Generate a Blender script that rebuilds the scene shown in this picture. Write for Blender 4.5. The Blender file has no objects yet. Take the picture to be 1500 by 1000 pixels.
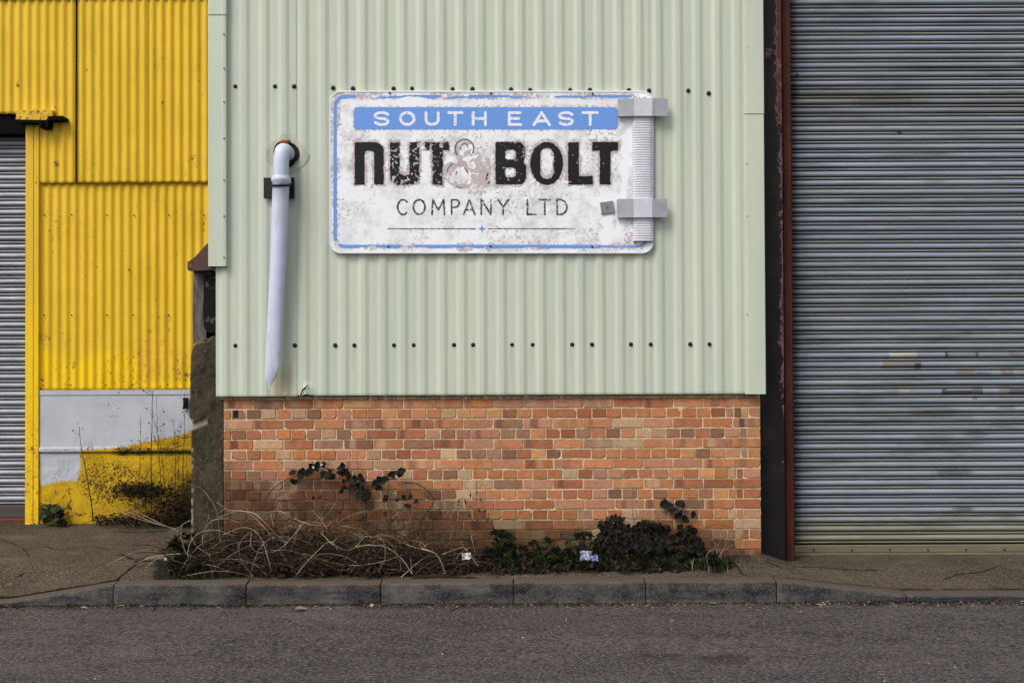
import bpy, math, random
import numpy as np
from mathutils import Vector, Matrix, Euler
R = math.radians
rnd = random.Random(7)
sc = bpy.context.scene
col = sc.collection

# ------------------------------------------------------------ camera, sky, sun
D, HC, FPX = 7.42, 1.51, 1458.0
PITCH, ROLL = R(0.7), R(0.25)
_F = Vector((0, math.cos(PITCH), math.sin(PITCH)))
_R0 = Vector((1, 0, 0)); _U0 = Vector((0, -math.sin(PITCH), math.cos(PITCH)))
_R = math.cos(ROLL)*_R0 - math.sin(ROLL)*_U0
_U = math.cos(ROLL)*_U0 + math.sin(ROLL)*_R0
CAM = Vector((0, -D, HC))
cd = bpy.data.cameras.new('camera'); cam = bpy.data.objects.new('camera', cd); col.objects.link(cam)
cd.sensor_width = 36.0; cd.lens = 36.0*FPX/1500.0; cd.clip_end = 500; cd.clip_start = 0.05
m3 = Matrix((_R, _U, -_F)).transposed()
cam.matrix_world = Matrix.Translation(CAM) @ m3.to_4x4()
sc.camera = cam

def P(px, py, Y):                       # the point of the plane y = Y seen at a photo pixel
    d = _F + _R*((px-750)/FPX) - _U*((py-500)/FPX)
    return CAM + d*((Y+D)/d.y)
def XZ(px, py, Y):
    p = P(px, py, Y); return p.x, p.z

SUN = Vector((-0.42, -0.50, 0.76)).normalized()
w = bpy.data.worlds.new("World"); sc.world = w; w.use_nodes = True
nt = w.node_tree; bg = nt.nodes['Background']
sky = nt.nodes.new('ShaderNodeTexSky'); sky.sky_type = 'NISHITA'; sky.sun_disc = False
sky.sun_elevation = math.asin(SUN.z); sky.sun_rotation = math.atan2(SUN.x, SUN.y)
sky.dust_density = 3.0; sky.air_density = 1.0
hs = nt.nodes.new('ShaderNodeHueSaturation'); hs.inputs['Saturation'].default_value = 0.45
nt.links.new(sky.outputs[0], hs.inputs['Color']); nt.links.new(hs.outputs[0], bg.inputs[0])
bg.inputs[1].default_value = 0.13
sl = bpy.data.lights.new('sun', 'SUN'); sl.energy = 1.5; sl.angle = R(24); sl.color = (1.0, 0.95, 0.88)
so = bpy.data.objects.new('sun', sl); col.objects.link(so)
so.rotation_euler = SUN.to_track_quat('Z', 'Y').to_euler(); so.location = (-4, -6, 8)
sc.view_settings.view_transform = 'Standard'; sc.view_settings.look = 'None'
sc.view_settings.exposure = 0.45; sc.view_settings.gamma = 1.0

# ------------------------------------------------------------ helpers
def lin(r, g, b):                       # 0..255 sRGB -> linear rgba
    f = lambda c: (c/255/12.92) if c/255 <= .04045 else ((c/255+.055)/1.055)**2.4
    return (f(r), f(g), f(b), 1.0)
def smooth(a, b, x):
    t = np.clip((x-a)/(b-a+1e-9), 0, 1); return t*t*(3-2*t)
def vnoise(x, y, seed=0):
    x = np.asarray(x, float); y = np.asarray(y, float)
    xi = np.floor(x).astype(np.int64); yi = np.floor(y).astype(np.int64)
    fx = x-xi; fy = y-yi; fx = fx*fx*(3-2*fx); fy = fy*fy*(3-2*fy)
    def h(a, b):
        n = (a*374761393 + b*668265263 + seed*1442695041) & 0x7fffffff
        n = ((n ^ (n >> 13))*1274126177) & 0x7fffffff
        n = (n ^ (n >> 16)) & 0xffff
        return n/65535.0
    return (h(xi, yi)*(1-fx)+h(xi+1, yi)*fx)*(1-fy)+(h(xi, yi+1)*(1-fx)+h(xi+1, yi+1)*fx)*fy
def fbm(x, y, seed=0, oct=4):
    s = 0; a = .5; tot = 0
    for i in range(oct):
        s = s+a*vnoise(x*2**i, y*2**i, seed+i*17); tot += a; a *= .55
    return s/tot

class MB:
    """collects geometry, then links it as one mesh object"""
    def __init__(s): s.v = []; s.f = []; s.c = []; s.mi = []
    def vert(s, p): s.v.append(tuple(p)); return len(s.v)-1
    def face(s, idx, c=None, m=0): s.f.append(tuple(idx)); s.c.append(c); s.mi.append(m)
    def quad(s, a, b, c_, d, c=None, m=0):
        n = len(s.v); s.v += [tuple(a), tuple(b), tuple(c_), tuple(d)]; s.face((n, n+1, n+2, n+3), c, m)
    def poly(s, pts, c=None, m=0):
        n = len(s.v); s.v += [tuple(p) for p in pts]; s.face(range(n, n+len(pts)), c, m)
    def box(s, x0, x1, y0, y1, z0, z1, b=0.0, c=None, m=0):
        if b <= 0:
            n = len(s.v)
            s.v += [(x, y, z) for z in (z0, z1) for y in (y0, y1) for x in (x0, x1)]
            for f in ((0, 2, 3, 1), (4, 5, 7, 6), (0, 1, 5, 4), (2, 6, 7, 3), (0, 4, 6, 2), (1, 3, 7, 5)):
                s.face([n+i for i in f], c, m)
            return
        # chamfered box: three rings stacked along y (front face towards -y)
        rings = [(y0, b), (y0+b, 0), (y1-b, 0), (y1, b)]
        idx = []
        for (y, i) in rings:
            n = len(s.v)
            s.v += [(x0+i, y, z0+i), (x1-i, y, z0+i), (x1-i, y, z1-i), (x0+i, y, z1-i)]
            idx.append(n)
        s.face([idx[0]+k for k in range(4)], c, m)
        for a, d in zip(idx, idx[1:]):
            for k in range(4):
                s.face((a+k, d+k, d+(k+1) % 4, a+(k+1) % 4), c, m)
        s.face([idx[-1]+k for k in (3, 2, 1, 0)], c, m)
    def tube(s, pts, rad, n=6, c=None, m=0, cap=True, flat=1.0):
        pts = [Vector(p) for p in pts]
        if not hasattr(rad, '__len__'): rad = [rad]*len(pts)
        prev = None; rings = []
        up = None
        for i, p in enumerate(pts):
            t = (pts[min(i+1, len(pts)-1)]-pts[max(i-1, 0)])
            if t.length < 1e-9: t = Vector((0, 0, 1))
            t.normalize()
            if up is None:
                up = Vector((0, 1, 0)) if abs(t.y) < .9 else Vector((1, 0, 0))
            a = (up-t*up.dot(t))
            if a.length < 1e-6: a = Vector((1, 0, 0))-t*t.x
            a.normalize(); up = a; b = t.cross(a)
            k0 = len(s.v)
            for k in range(n):
                an = 2*math.pi*k/n
                s.v.append(tuple(p+(a*math.cos(an)*flat+b*math.sin(an))*rad[i]))
            rings.append(k0)
        for a, d in zip(rings, rings[1:]):
            for k in range(n):
                s.face((a+k, a+(k+1) % n, d+(k+1) % n, d+k), c, m)
        if cap:
            s.face([rings[0]+k for k in range(n)][::-1], c, m); s.face([rings[-1]+k for k in range(n)], c, m)
    def grid(s, pts, c=None, m=0, attr=None):       # pts: array (rows, cols, 3)
        r, k = pts.shape[:2]; n = len(s.v)
        s.v += [tuple(p) for p in pts.reshape(-1, 3).tolist()]
        for i in range(r-1):
            for j in range(k-1):
                s.f.append((n+i*k+j, n+i*k+j+1, n+(i+1)*k+j+1, n+(i+1)*k+j)); s.c.append(c); s.mi.append(m)
    def build(s, name, mats, parent=None, smooth_=False, vattr=None, origin=None, solid=0):
        me = bpy.data.meshes.new(name)
        off = Vector((0, 0, 0))
        if parent is not None:
            root = parent
            while root.parent: root = root.parent
            off = Vector(root['_o']) if '_o' in root else root.location
        elif origin is not None: off = Vector(origin)
        va = np.array(s.v, dtype=float)-np.array(off)[None, :]
        me.from_pydata(va.tolist(), [], s.f)
        if not isinstance(mats, (list, tuple)): mats = [mats]
        for m in mats: me.materials.append(m)
        if len(mats) > 1: me.polygons.foreach_set('material_index', s.mi)
        if any(c is not None for c in s.c):
            at = me.color_attributes.new('tint', 'FLOAT_COLOR', 'CORNER')
            buf = []
            for f, c in zip(s.f, s.c):
                c = c or (1, 1, 1, 1)
                if isinstance(c[0], tuple):
                    for cc in c: buf += [cc[0], cc[1], cc[2], 1]
                else: buf += [c[0], c[1], c[2], 1]*len(f)
            at.data.foreach_set('color', buf)
        if vattr:
            for k, arr in vattr.items():
                arr = np.asarray(arr, dtype=np.float32)
                if arr.ndim == 1:
                    a = me.attributes.new(k, 'FLOAT', 'POINT'); a.data.foreach_set('value', arr)
                else:
                    a = me.attributes.new(k, 'FLOAT_COLOR', 'POINT')
                    if arr.shape[1] == 3: arr = np.concatenate([arr, np.ones((len(arr), 1), np.float32)], 1)
                    a.data.foreach_set('color', arr.ravel())
        me.validate(); me.update()
        if smooth_: me.polygons.foreach_set('use_smooth', [True]*len(me.polygons))
        o = bpy.data.objects.new(name, me); col.objects.link(o)
        if parent is not None: o.parent = parent
        else: o.location = off
        if solid:
            md = o.modifiers.new('thickness', 'SOLIDIFY'); md.thickness = solid; md.offset = -1
        return o

def tag(o, label=None, cat=None, group=None, kind=None):
    if label: o['label'] = label
    if cat: o['category'] = cat
    if group: o['group'] = group
    if kind: o['kind'] = kind
    return o
def empty(name, loc, label, cat, group=None):
    o = bpy.data.objects.new(name, None); col.objects.link(o); o.location = loc
    o.empty_display_size = .1
    return tag(o, label, cat, group)

class NT:
    """small shorthand for building a material's nodes"""
    def __init__(s, name):
        s.m = bpy.data.materials.new(name); s.m.use_nodes = True; s.nt = s.m.node_tree
        s.b = s.nt.nodes['Principled BSDF']
        g = s.nt.nodes.new('ShaderNodeNewGeometry'); s.pos = g.outputs['Position']
        s.b.inputs['Specular IOR Level'].default_value = .35
    def lk(s, a, b): s.nt.links.new(a, b)
    def inp(s, sock, v):
        if hasattr(v, 'links') or isinstance(v, bpy.types.NodeSocket): s.lk(v, sock)
        else: sock.default_value = v
    def scaled(s, v=(1, 1, 1), vec=None):
        n = s.nt.nodes.new('ShaderNodeVectorMath'); n.operation = 'MULTIPLY'
        s.lk(vec or s.pos, n.inputs[0]); n.inputs[1].default_value = v; return n.outputs[0]
    def noise(s, scale, det=4, rough=.6, vec=None, dist=0):
        n = s.nt.nodes.new('ShaderNodeTexNoise'); s.lk(vec or s.pos, n.inputs['Vector'])
        n.inputs['Scale'].default_value = scale; n.inputs['Detail'].default_value = det
        n.inputs['Roughness'].default_value = rough; n.inputs['Distortion'].default_value = dist
        return n.outputs['Fac']
    def vor(s, scale, out='Distance', feat='F1', vec=None):
        n = s.nt.nodes.new('ShaderNodeTexVoronoi'); s.lk(vec or s.pos, n.inputs['Vector']); n.feature = feat
        n.inputs['Scale'].default_value = scale; return n.outputs[out]
    def attr(s, name, out='Fac'):
        n = s.nt.nodes.new('ShaderNodeAttribute'); n.attribute_name = name; return n.outputs[out]
    def mr(s, v, a, b, c=0, d=1):
        n = s.nt.nodes.new('ShaderNodeMapRange'); s.inp(n.inputs[0], v)
        for i, x in enumerate((a, b, c, d)): s.inp(n.inputs[i+1], x)
        return n.outputs[0]
    def math(s, op, a, b=0.0):
        n = s.nt.nodes.new('ShaderNodeMath'); n.operation = op; s.inp(n.inputs[0], a); s.inp(n.inputs[1], b); return n.outputs[0]
    def mix(s, f, a, b, bt='MIX'):
        n = s.nt.nodes.new('ShaderNodeMix'); n.data_type = 'RGBA'; n.blend_type = bt
        s.inp(n.inputs[0], f); s.inp(n.inputs[6], a); s.inp(n.inputs[7], b); return n.outputs[2]
    def bump(s, h, strength=.3, dist=.002, nrm=None):
        n = s.nt.nodes.new('ShaderNodeBump'); s.lk(h, n.inputs['Height'])
        n.inputs['Strength'].default_value = strength; n.inputs['Distance'].default_value = dist
        if nrm: s.lk(nrm, n.inputs['Normal'])
        s.lk(n.outputs[0], s.b.inputs['Normal']); return n.outputs[0]
    def out(s, c, rough=.8, metal=0.0, spec=None):
        s.inp(s.b.inputs['Base Color'], c); s.inp(s.b.inputs['Roughness'], rough); s.inp(s.b.inputs['Metallic'], metal)
        if spec is not None: s.b.inputs['Specular IOR Level'].default_value = spec
        return s.m

def plain(name, c, rough=.75, metal=0, var=.25, scale=25, spec=.35, bump=.15):
    t = NT(name); n = t.noise(scale, 5)
    d = tuple(x*(1-var) for x in c[:3])+(1,); l = tuple(min(1, x*(1+var)) for x in c[:3])+(1,)
    t.bump(t.noise(scale*6, 3), bump, .001)
    return t.out(t.mix(t.mr(n, .3, .7), d, l), rough, metal, spec)

# ------------------------------------------------------------ materials
def m_tinted(name, rough=.85, bump=.4, bscale=350, sp=.2, speck=(.55, 1.25)):
    t = NT(name); c = t.attr('tint', 'Color')
    n = t.noise(bscale, 3, .7)
    g = t.mr(n, .3, .72, speck[0], speck[1])
    gg = t.nt.nodes.new('ShaderNodeCombineColor')
    for i in range(3): t.lk(g, gg.inputs[i])
    t.bump(n, bump, .0015)
    return t.out(t.mix(1.0, c, gg.outputs[0], 'MULTIPLY'), rough, 0, sp)
M = {}
def m_brick():
    t = NT('brick_clay'); c = t.attr('tint', 'Color'); n = t.noise(120, 5, .8); n2 = t.noise(28, 5, .75)
    g = t.math('MULTIPLY', t.mr(n, .3, .7, .70, 1.28), t.mr(n2, .3, .7, .82, 1.14))
    gg = t.nt.nodes.new('ShaderNodeCombineColor')
    for i in range(3): t.lk(g, gg.inputs[i])
    c = t.mix(1.0, c, gg.outputs[0], 'MULTIPLY')
    c = t.mix(t.mr(t.noise(3.2, 6, .7), .56, .70, 0, .35), c, lin(196, 176, 140))
    c = t.mix(t.mr(t.noise(26, 4, .8), .66, .72, 0, .7), c, lin(52, 38, 30))
    t.bump(n, .6, .002); return t.out(c, .92, 0, .15)
M['brick'] = m_brick()
M['leaf'] = m_tinted('leaf', rough=.7, bump=.1, bscale=120, sp=.15, speck=(.7, 1.3))
M['cane'] = m_tinted('dry_cane', rough=.8, bscale=200, speck=(.7, 1.25))
M['grit'] = m_tinted('loose_grit', rough=.9, bscale=200)

def m_mortar():
    t = NT('mortar'); n = t.noise(40, 5); n2 = t.noise(400, 3)
    c = t.mix(t.mr(n, .35, .7), lin(188, 166, 130), lin(218, 198, 160))
    dk = t.mr(t.noise(7, 6, .7), .62, .75)
    c = t.mix(t.math('MULTIPLY', dk, .55), c, lin(60, 52, 36))
    st = t.attr('soil'); c = t.mix(st, c, lin(58, 46, 30))
    t.bump(n2, .6, .002); return t.out(c, .95, 0, .15)
M['mortar'] = m_mortar()

def m_green():
    t = NT('sage_green_cladding')
    n = t.noise(1.6, 4, .55, t.scaled((3, 3, .35)))
    c = t.mix(t.mr(n, .3, .7), lin(181, 190, 174), lin(192, 198, 180))
    st = t.noise(5, 6, .65, t.scaled((9, 3, .5)))
    c = t.mix(t.mr(st, .60, .78, 0, .28), c, lin(150, 152, 124))
    c = t.mix(t.math('MULTIPLY', t.attr('rust'), t.mr(t.noise(9, 5, .6, t.scaled((6, 1, .6))), .2, .6, .35, 1)), c, lin(160, 135, 62))
    c = t.mix(t.attr('dirt'), c, lin(98, 96, 76))
    sp = t.noise(90, 2); c = t.mix(t.mr(sp, .76, .8, 0, .5), c, lin(120, 112, 84))
    t.bump(t.noise(3, 2), .25, .01)
    return t.out(c, .52, 0, .35)
M['green'] = m_green()

def m_yellow():
    t = NT('yellow_paint')
    fresh = t.attr('fresh'); wear = t.attr('wear')
    n = t.noise(2.2, 4)
    c = t.mix(t.mr(n, .3, .7), lin(212, 173, 28), lin(224, 184, 42))
    c = t.mix(fresh, c, lin(234, 194, 4))
    # run of dirt
    d = t.noise(6, 6, .7, t.scaled((5, 2, .6)))
    c = t.mix(t.mr(d, .54, .78, 0, .4), c, lin(148, 112, 24))
    c = t.mix(t.mr(t.noise(70, 3, .7), .66, .70, 0, .6), c, lin(130, 94, 24))
    c = t.mix(t.math('MULTIPLY', t.mr(wear, .3, .9), t.mr(t.noise(12, 5, .7), .4, .7)), c, lin(158, 106, 30))
    # chips
    th = t.mr(wear, 0, 1, .735, .50)
    ch = t.noise(34, 5, .68); d1 = t.math('SUBTRACT', ch, th)
    f = t.mr(d1, 0, .012)
    c = t.mix(t.mr(d1, -.03, 0, 0, .6), c, lin(150, 100, 20))
    under = t.mix(t.mr(t.noise(60, 3), .45, .55), lin(58, 50, 40), lin(128, 112, 84))
    c = t.mix(f, c, under)
    t.bump(t.math('SUBTRACT', t.noise(180, 2), t.math('MULTIPLY', f, 1.5)), .3, .001)
    return t.out(c, t.mr(f, 0, 1, .55, .9), 0, .3)
M['yellow'] = m_yellow()

def m_slat():
    t = NT('galvanised_slat')
    c = t.attr('paint', 'Color')
    n = t.noise(8, 6, .65, t.scaled((.25, 1, 3)))
    n2 = t.noise(160, 3, .7)
    g = t.math('MULTIPLY', t.mr(n, .25, .75, .74, 1.15), t.mr(n2, .3, .75, .88, 1.1))
    gg = t.nt.nodes.new('ShaderNodeCombineColor')
    for i in range(3): t.lk(g, gg.inputs[i])
    t.bump(n2, .15, .0008)
    return t.out(t.mix(1.0, c, gg.outputs[0], 'MULTIPLY'), t.mr(n, .3, .7, .42, .62), .35, .5)
M['slat'] = m_slat()

def m_signface():
    t = NT('weathered_white_sign_paint')
    wear = t.attr('wear')
    n = t.noise(7, 7, .72); cl = t.noise(9, 4, .6)
    c = t.mix(t.mr(n, .46, .66), lin(234, 236, 239), lin(196, 198, 200))
    c = t.mix(t.mr(wear, .35, .0), c, lin(234, 235, 238))
    ch = t.noise(42, 6, .70, None, .15); th = t.mr(wear, 0, 1, .78, .36)
    d1 = t.math('SUBTRACT', ch, th)
    prim = t.mix(t.mr(cl, .4, .6), lin(178, 164, 164), lin(192, 180, 180))
    c = t.mix(t.mr(d1, -.012, .0, 0, .55), c, lin(120, 116, 114))
    c = t.mix(t.mr(d1, 0, .006), c, prim)
    sv_ = t.math('MULTIPLY', t.mr(t.vor(55), .20, .13), t.mr(t.noise(14, 4, .7), .50, .54))
    c = t.mix(t.math('MULTIPLY', sv_, t.mr(wear, .1, .3)), c, prim)
    sv2 = t.math('MULTIPLY', t.mr(t.vor(120), .24, .16), t.mr(t.noise(22, 4, .7), .50, .56))
    c = t.mix(t.math('MULTIPLY', sv2, t.mr(wear, .1, .3, 0, .85)), c, lin(150, 142, 140))
    t.bump(t.mr(d1, 0, .01, 1, 0), .25, .0015)
    return t.out(c, .6, 0, .3)
M['signface'] = m_signface()

def m_signpaint(name, c0, th=.66, under=(160, 150, 150), scale=70):
    t = NT(name); ch = t.noise(scale, 5, .7)
    c = t.mix(t.mr(t.noise(30, 4), .3, .7), tuple(x*.92 for x in c0[:3])+(1,), c0)
    c = t.mix(t.mr(t.math('SUBTRACT', ch, th), 0, .01), c, lin(*under))
    return t.out(c, .55, 0, .3)
M['sblue'] = m_signpaint('blue_sign_paint', lin(106, 151, 222), .70)
M['sblack'] = m_signpaint('black_sign_paint', lin(9, 9, 13), .71, (190, 188, 188), 60)
M['swhite'] = m_signpaint('white_letter_paint', lin(232, 236, 246), .57, (188, 178, 180), 55)
M['sthin'] = m_signpaint('grey_black_letter_paint', lin(44, 46, 52), .56, (175, 172, 172), 110)
M['signrim'] = plain('sign_rim_white', lin(218, 219, 222), .5, 0, .08)
M['silver'] = plain('pale_silver_paint', lin(198, 199, 207), .5, .1, .09, 14, .4, .2)
M['silver_shaded'] = plain('shaded_silver_paint', lin(158, 160, 168), .5, .15, .14, 16, .4, .2)  # same silver for the nut sides, facet shading put into the colour
M['zinc'] = plain('dull_zinc', lin(128, 130, 128), .6, .3, .15)
def m_pvc():
    t = NT('white_pvc'); c = t.mix(t.mr(t.noise(6, 4), .3, .7), lin(188, 195, 214), lin(202, 208, 226))
    c = t.mix(t.mr(t.noise(9, 6, .7, t.scaled((3, 3, .5))), .55, .75, 0, .45), c, lin(140, 140, 136))
    c = t.mix(t.mr(t.noise(60, 3, .7), .68, .72, 0, .5), c, lin(110, 104, 96))
    return t.out(c, .42, 0, .4)
M['pvc'] = m_pvc()
M['blackplate'] = plain('black_bracket_paint', lin(20, 16, 15), .6, 0, .4)
M['blackcap'] = plain('black_cap_plastic', lin(14, 15, 14), .5, 0, .3)
M['hole'] = plain('dark_hole', lin(26, 20, 16), .9, 0, .5)
M['foam'] = plain('rusty_orange_filler', lin(128, 72, 30), .9, 0, .5, 60)
M['sealant'] = plain('grey_sealant_smear', lin(176, 178, 164), .8, 0, .10, 40, .2)
M['dark'] = plain('dark_gap', lin(14, 12, 11), .95, 0, .4, 20, .1)
M['dust'] = plain('soil_dark', lin(38, 32, 25), .95, 0, .4, 60, .1, .6)
M['felt'] = plain('roof_sheet', lin(95, 98, 96), .8)

def m_conc():
    t = NT('old_stained_concrete')
    n = t.noise(7, 8, .78, t.scaled((1.3, 1, .8))); c = t.mix(t.mr(n, .32, .68), lin(28, 24, 19), lin(80, 73, 59))
    g = t.noise(3, 4); c = t.mix(t.mr(g, .5, .7, 0, .5), c, lin(52, 54, 34))
    w_ = t.noise(48, 5, .75); c = t.mix(t.mr(w_, .60, .68, 0, .7), c, lin(132, 125, 108))
    c = t.mix(t.attr('chip'), c, t.mix(t.mr(w_, .35, .65), lin(150, 141, 124), lin(112, 102, 84)))
    t.bump(t.noise(60, 7, .8), .5, .003); return t.out(c, .95, 0, .15)
M['conc'] = m_conc()
def m_blackren():
    t = NT('sooty_black_render'); n = t.noise(22, 6, .7)
    c = t.mix(t.mr(n, .55, .72), lin(30, 27, 25), lin(120, 116, 108)); t.bump(t.noise(50, 6), .9, .005)
    return t.out(c, .95, 0, .1)
M['blackren'] = m_blackren()
def m_greywood():
    t = NT('grey_weathered_edge'); n = t.noise(10, 6, .7, t.scaled((4, 1, .8)))
    c = t.mix(t.mr(n, .3, .7), lin(58, 55, 54), lin(118, 114, 112)); t.bump(n, .6, .005); return t.out(c, .9, 0, .15)
M['greyedge'] = m_greywood()
def m_coping():
    t = NT('brown_glazed_coping'); n = t.noise(14, 5)
    c = t.mix(t.mr(n, .35, .7), lin(56, 34, 26), lin(86, 54, 42)); c = t.mix(t.mr(t.noise(25, 4), .66, .7, 0, .8), c, lin(150, 120, 105))
    t.bump(n, .3, .003); return t.out(c, .5, 0, .4)
M['coping'] = m_coping()

def m_plinth():                          # lower left wall: lilac white over yellow, flaking
    t = NT('flaking_painted_render')
    lil = t.attr('lilac'); wear = t.attr('wear'); soil = t.attr('soil')
    n = t.noise(6, 5)
    y = t.mix(t.mr(n, .3, .7), lin(168, 130, 18), lin(206, 168, 14))
    l = t.mix(t.mr(n, .3, .7), lin(168, 172, 180), lin(184, 187, 194))
    run = t.noise(5, 6, .7, t.scaled((6, 2, .5)))
    l = t.mix(t.mr(run, .55, .8, 0, .45), l, lin(122, 120, 108))
    e = t.math('ADD', lil, t.mr(t.noise(24, 7, .75, t.scaled((1.6, 1, .8))), .2, .8, -.5, .5))
    c = t.mix(t.mr(e, .47, .53), y, l)
    ch = t.noise(58, 7, .78, None, .3); d1 = t.math('SUBTRACT', ch, t.mr(wear, 0, 1, .74, .42))
    c = t.mix(t.mr(d1, -.05, 0, 0, .6), c, lin(120, 86, 24))
    c = t.mix(t.mr(d1, 0, .015), c, t.mix(t.mr(t.noise(70, 3), .4, .6), lin(40, 32, 22), lin(84, 68, 42)))
    s2 = t.math('ADD', soil, t.math('MULTIPLY', t.mr(t.noise(20, 6, .7), 0, 1, -.5, .5), t.mr(soil, 0, .2)))
    c = t.mix(t.mr(s2, .25, .75, 0, .92), c, lin(30, 26, 16))
    t.bump(t.math('SUBTRACT', t.noise(60, 6, .7), t.mr(d1, 0, .02)), .6, .004)
    return t.out(c, .75, 0, .25)
M['plinth'] = m_plinth()

def m_column():
    t = NT('flaked_black_over_red_oxide')
    n = t.noise(14, 7, .72, t.scaled((1.5, 1, .9)), .6)
    pe = t.math('ADD', t.attr('peel'), t.mr(n, .2, .8, -.5, .5))
    c = t.mix(t.mr(pe, .62, .66), t.mix(t.mr(t.noise(5, 6, .7), .5, .68), lin(12, 9, 9), lin(40, 24, 20)), lin(84, 38, 28))
    c = t.mix(t.math('MULTIPLY', t.mr(pe, .57, .62), t.mr(pe, .70, .66)), c, lin(128, 96, 96))
    c = t.mix(t.mr(t.noise(60, 4), .6, .75, 0, .4), c, lin(60, 40, 34))
    t.bump(t.mr(pe, .6, .66), .4, .002); return t.out(c, .6, 0, .3)
M['column'] = m_column()
def m_redox():
    t = NT('red_oxide_steel'); n = t.noise(8, 6, .7, t.scaled((2, 1, .5)))
    c = t.mix(t.mr(n, .3, .7), lin(46, 22, 16), lin(88, 40, 26)); t.bump(t.noise(60, 4), .2, .002)
    return t.out(c, .7, 0, .25)
M['redox'] = m_redox()
M['redbrickstep'] = plain('red_painted_threshold', lin(92, 48, 42), .8, 0, .3, 30)

def m_pave():
    t = NT('worn_tarmac_pavement')
    n = t.noise(1.3, 6, .65); n2 = t.noise(18, 5, .7); sp = t.noise(62, 4, .85)
    c = t.mix(t.mr(n, .32, .68), lin(60, 53, 44), lin(92, 82, 69))
    c = t.mix(t.mr(n2, .35, .75, 0, .5), c, lin(52, 44, 34))
    c = t.mix(t.mr(sp, .54, .66, 0, .8), c, lin(140, 128, 108))
    c = t.mix(t.mr(t.noise(50, 4, .85), .47, .36, 0, .85), c, lin(36, 30, 23))
    c = t.mix(t.mr(t.vor(75), .13, .08, 0, .8), c, lin(180, 168, 146))
    c = t.mix(t.attr('soil'), c, lin(30, 26, 20))
    c = t.mix(t.attr('pale'), c, lin(104, 95, 82))
    t.bump(t.noise(110, 4, .8), .9, .006, t.bump(t.noise(12, 4), .5, .01)); return t.out(c, .95, 0, .15)
M['pave'] = m_pave()
def m_road():
    t = NT('asphalt_road')
    n = t.noise(.9, 5, .6, t.scaled((.5, 1.4, 1))); n2 = t.noise(6, 6, .7, t.scaled((.35, 1, 1)))
    c = t.mix(t.mr(n, .35, .65), lin(70, 65, 64), lin(90, 84, 82))
    c = t.mix(t.mr(n2, .42, .66, 0, .75), c, lin(50, 47, 47))
    g = t.noise(48, 3, .75); g2 = t.noise(30, 4, .8)
    c = t.mix(t.mr(g, .50, .60, 0, .75), c, lin(120, 112, 108))
    c = t.mix(t.mr(g2, .47, .38, 0, .9), c, lin(36, 33, 33))
    c = t.mix(t.mr(t.noise(75, 2, .7), .40, .32, 0, .9), c, lin(20, 18, 18))
    c = t.mix(t.mr(t.vor(42), .075, .05, 0, .8), c, lin(178, 172, 164))
    c = t.mix(t.attr('soil'), c, lin(34, 29, 25))
    c = t.mix(t.attr('oil'), c, lin(32, 30, 30))
    t.bump(t.noise(48, 4, .8), 1.0, .014); return t.out(c, .93, 0, .2)
M['road'] = m_road()
def m_kerb():
    t = NT('granite_grey_kerb')
    n = t.noise(3.5, 7, .7, t.scaled((1, 1, 1.6))); sp = t.noise(90, 4, .85)
    c = t.mix(t.mr(n, .38, .62), lin(30, 30, 34), lin(92, 90, 88))
    c = t.mix(t.mr(t.noise(2.2, 5, .6, t.scaled((1, 1, 6))), .5, .62, 0, .7), c, lin(36, 36, 41))
    c = t.mix(t.mr(sp, .54, .68, 0, .7), c, lin(128, 126, 122))
    c = t.mix(t.mr(t.noise(60, 5, .8), .55, .66, 0, .6), c, lin(24, 23, 24))
    c = t.mix(t.attr('top'), c, t.mix(t.mr(sp, .45, .7), lin(76, 67, 59), lin(104, 93, 81)))
    t.bump(t.noise(150, 4, .7), .5, .003); return t.out(c, .9, 0, .2)
M['kerb'] = m_kerb()

# ------------------------------------------------------------ ground
YK = -0.575                              # kerb face plane
YW = 1.10                                # yellow wall plane
YS = 0.45                                # right shutter plane
ZROAD = XZ(750, 883, YK)[1]
def kx(px): return XZ(px, 870, YK)[0]
KJ = [-230, -35, 165, 360, 557, 752, 946, 1138, 1329, 1524, 1720]
ZT = XZ(750, 853, YK)[1]                 # full kerb height
def kerb_top(x):
    xs = [kx(-400), kx(0), kx(165), kx(1140), kx(1329), kx(2200)]
    zs = [ZROAD+.012, ZROAD+.012, ZT-.004, ZT, ZROAD+.045, ZROAD+.04]
    return np.interp(x, xs, zs)
ZYW = XZ(100, 767, YW)[1]; ZRS = XZ(1330, 814, YS)[1]
XCOR = XZ(1117, 812, 0)[0]; XPL = XZ(278, 800, 0)[0]
def ground_z(x, y):
    x = np.asarray(x, float); y = np.asarray(y, float)
    kt = kerb_top(x)
    zl = ZYW-.02
    zw = np.interp(x, [-12, XPL-.9, XPL+.2, XCOR, XCOR+.25, 12], [.0, .0, .0, .0, ZRS+.01, ZRS-.01])
    zfar = np.interp(x, [-12, XPL, XCOR, XCOR+.3, 12], [ZYW, ZYW, .02, ZRS+.03, ZRS+.03])
    yb = YK+.125
    t = smooth(0, 1, (y-yb)/(0-yb)) * .5 + .5*np.clip((y-yb)/(0-yb), 0, 1)
    z = kt+(zw-kt)*t
    t2 = np.clip(y/YW, 0, 1); z = np.where(y > 0, zw+(zfar-zw)*t2, z)
    z = z+(fbm(x*2.2, y*2.2, 5)-.5)*.022*smooth(0, .12, y-yb)
    return z

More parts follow.
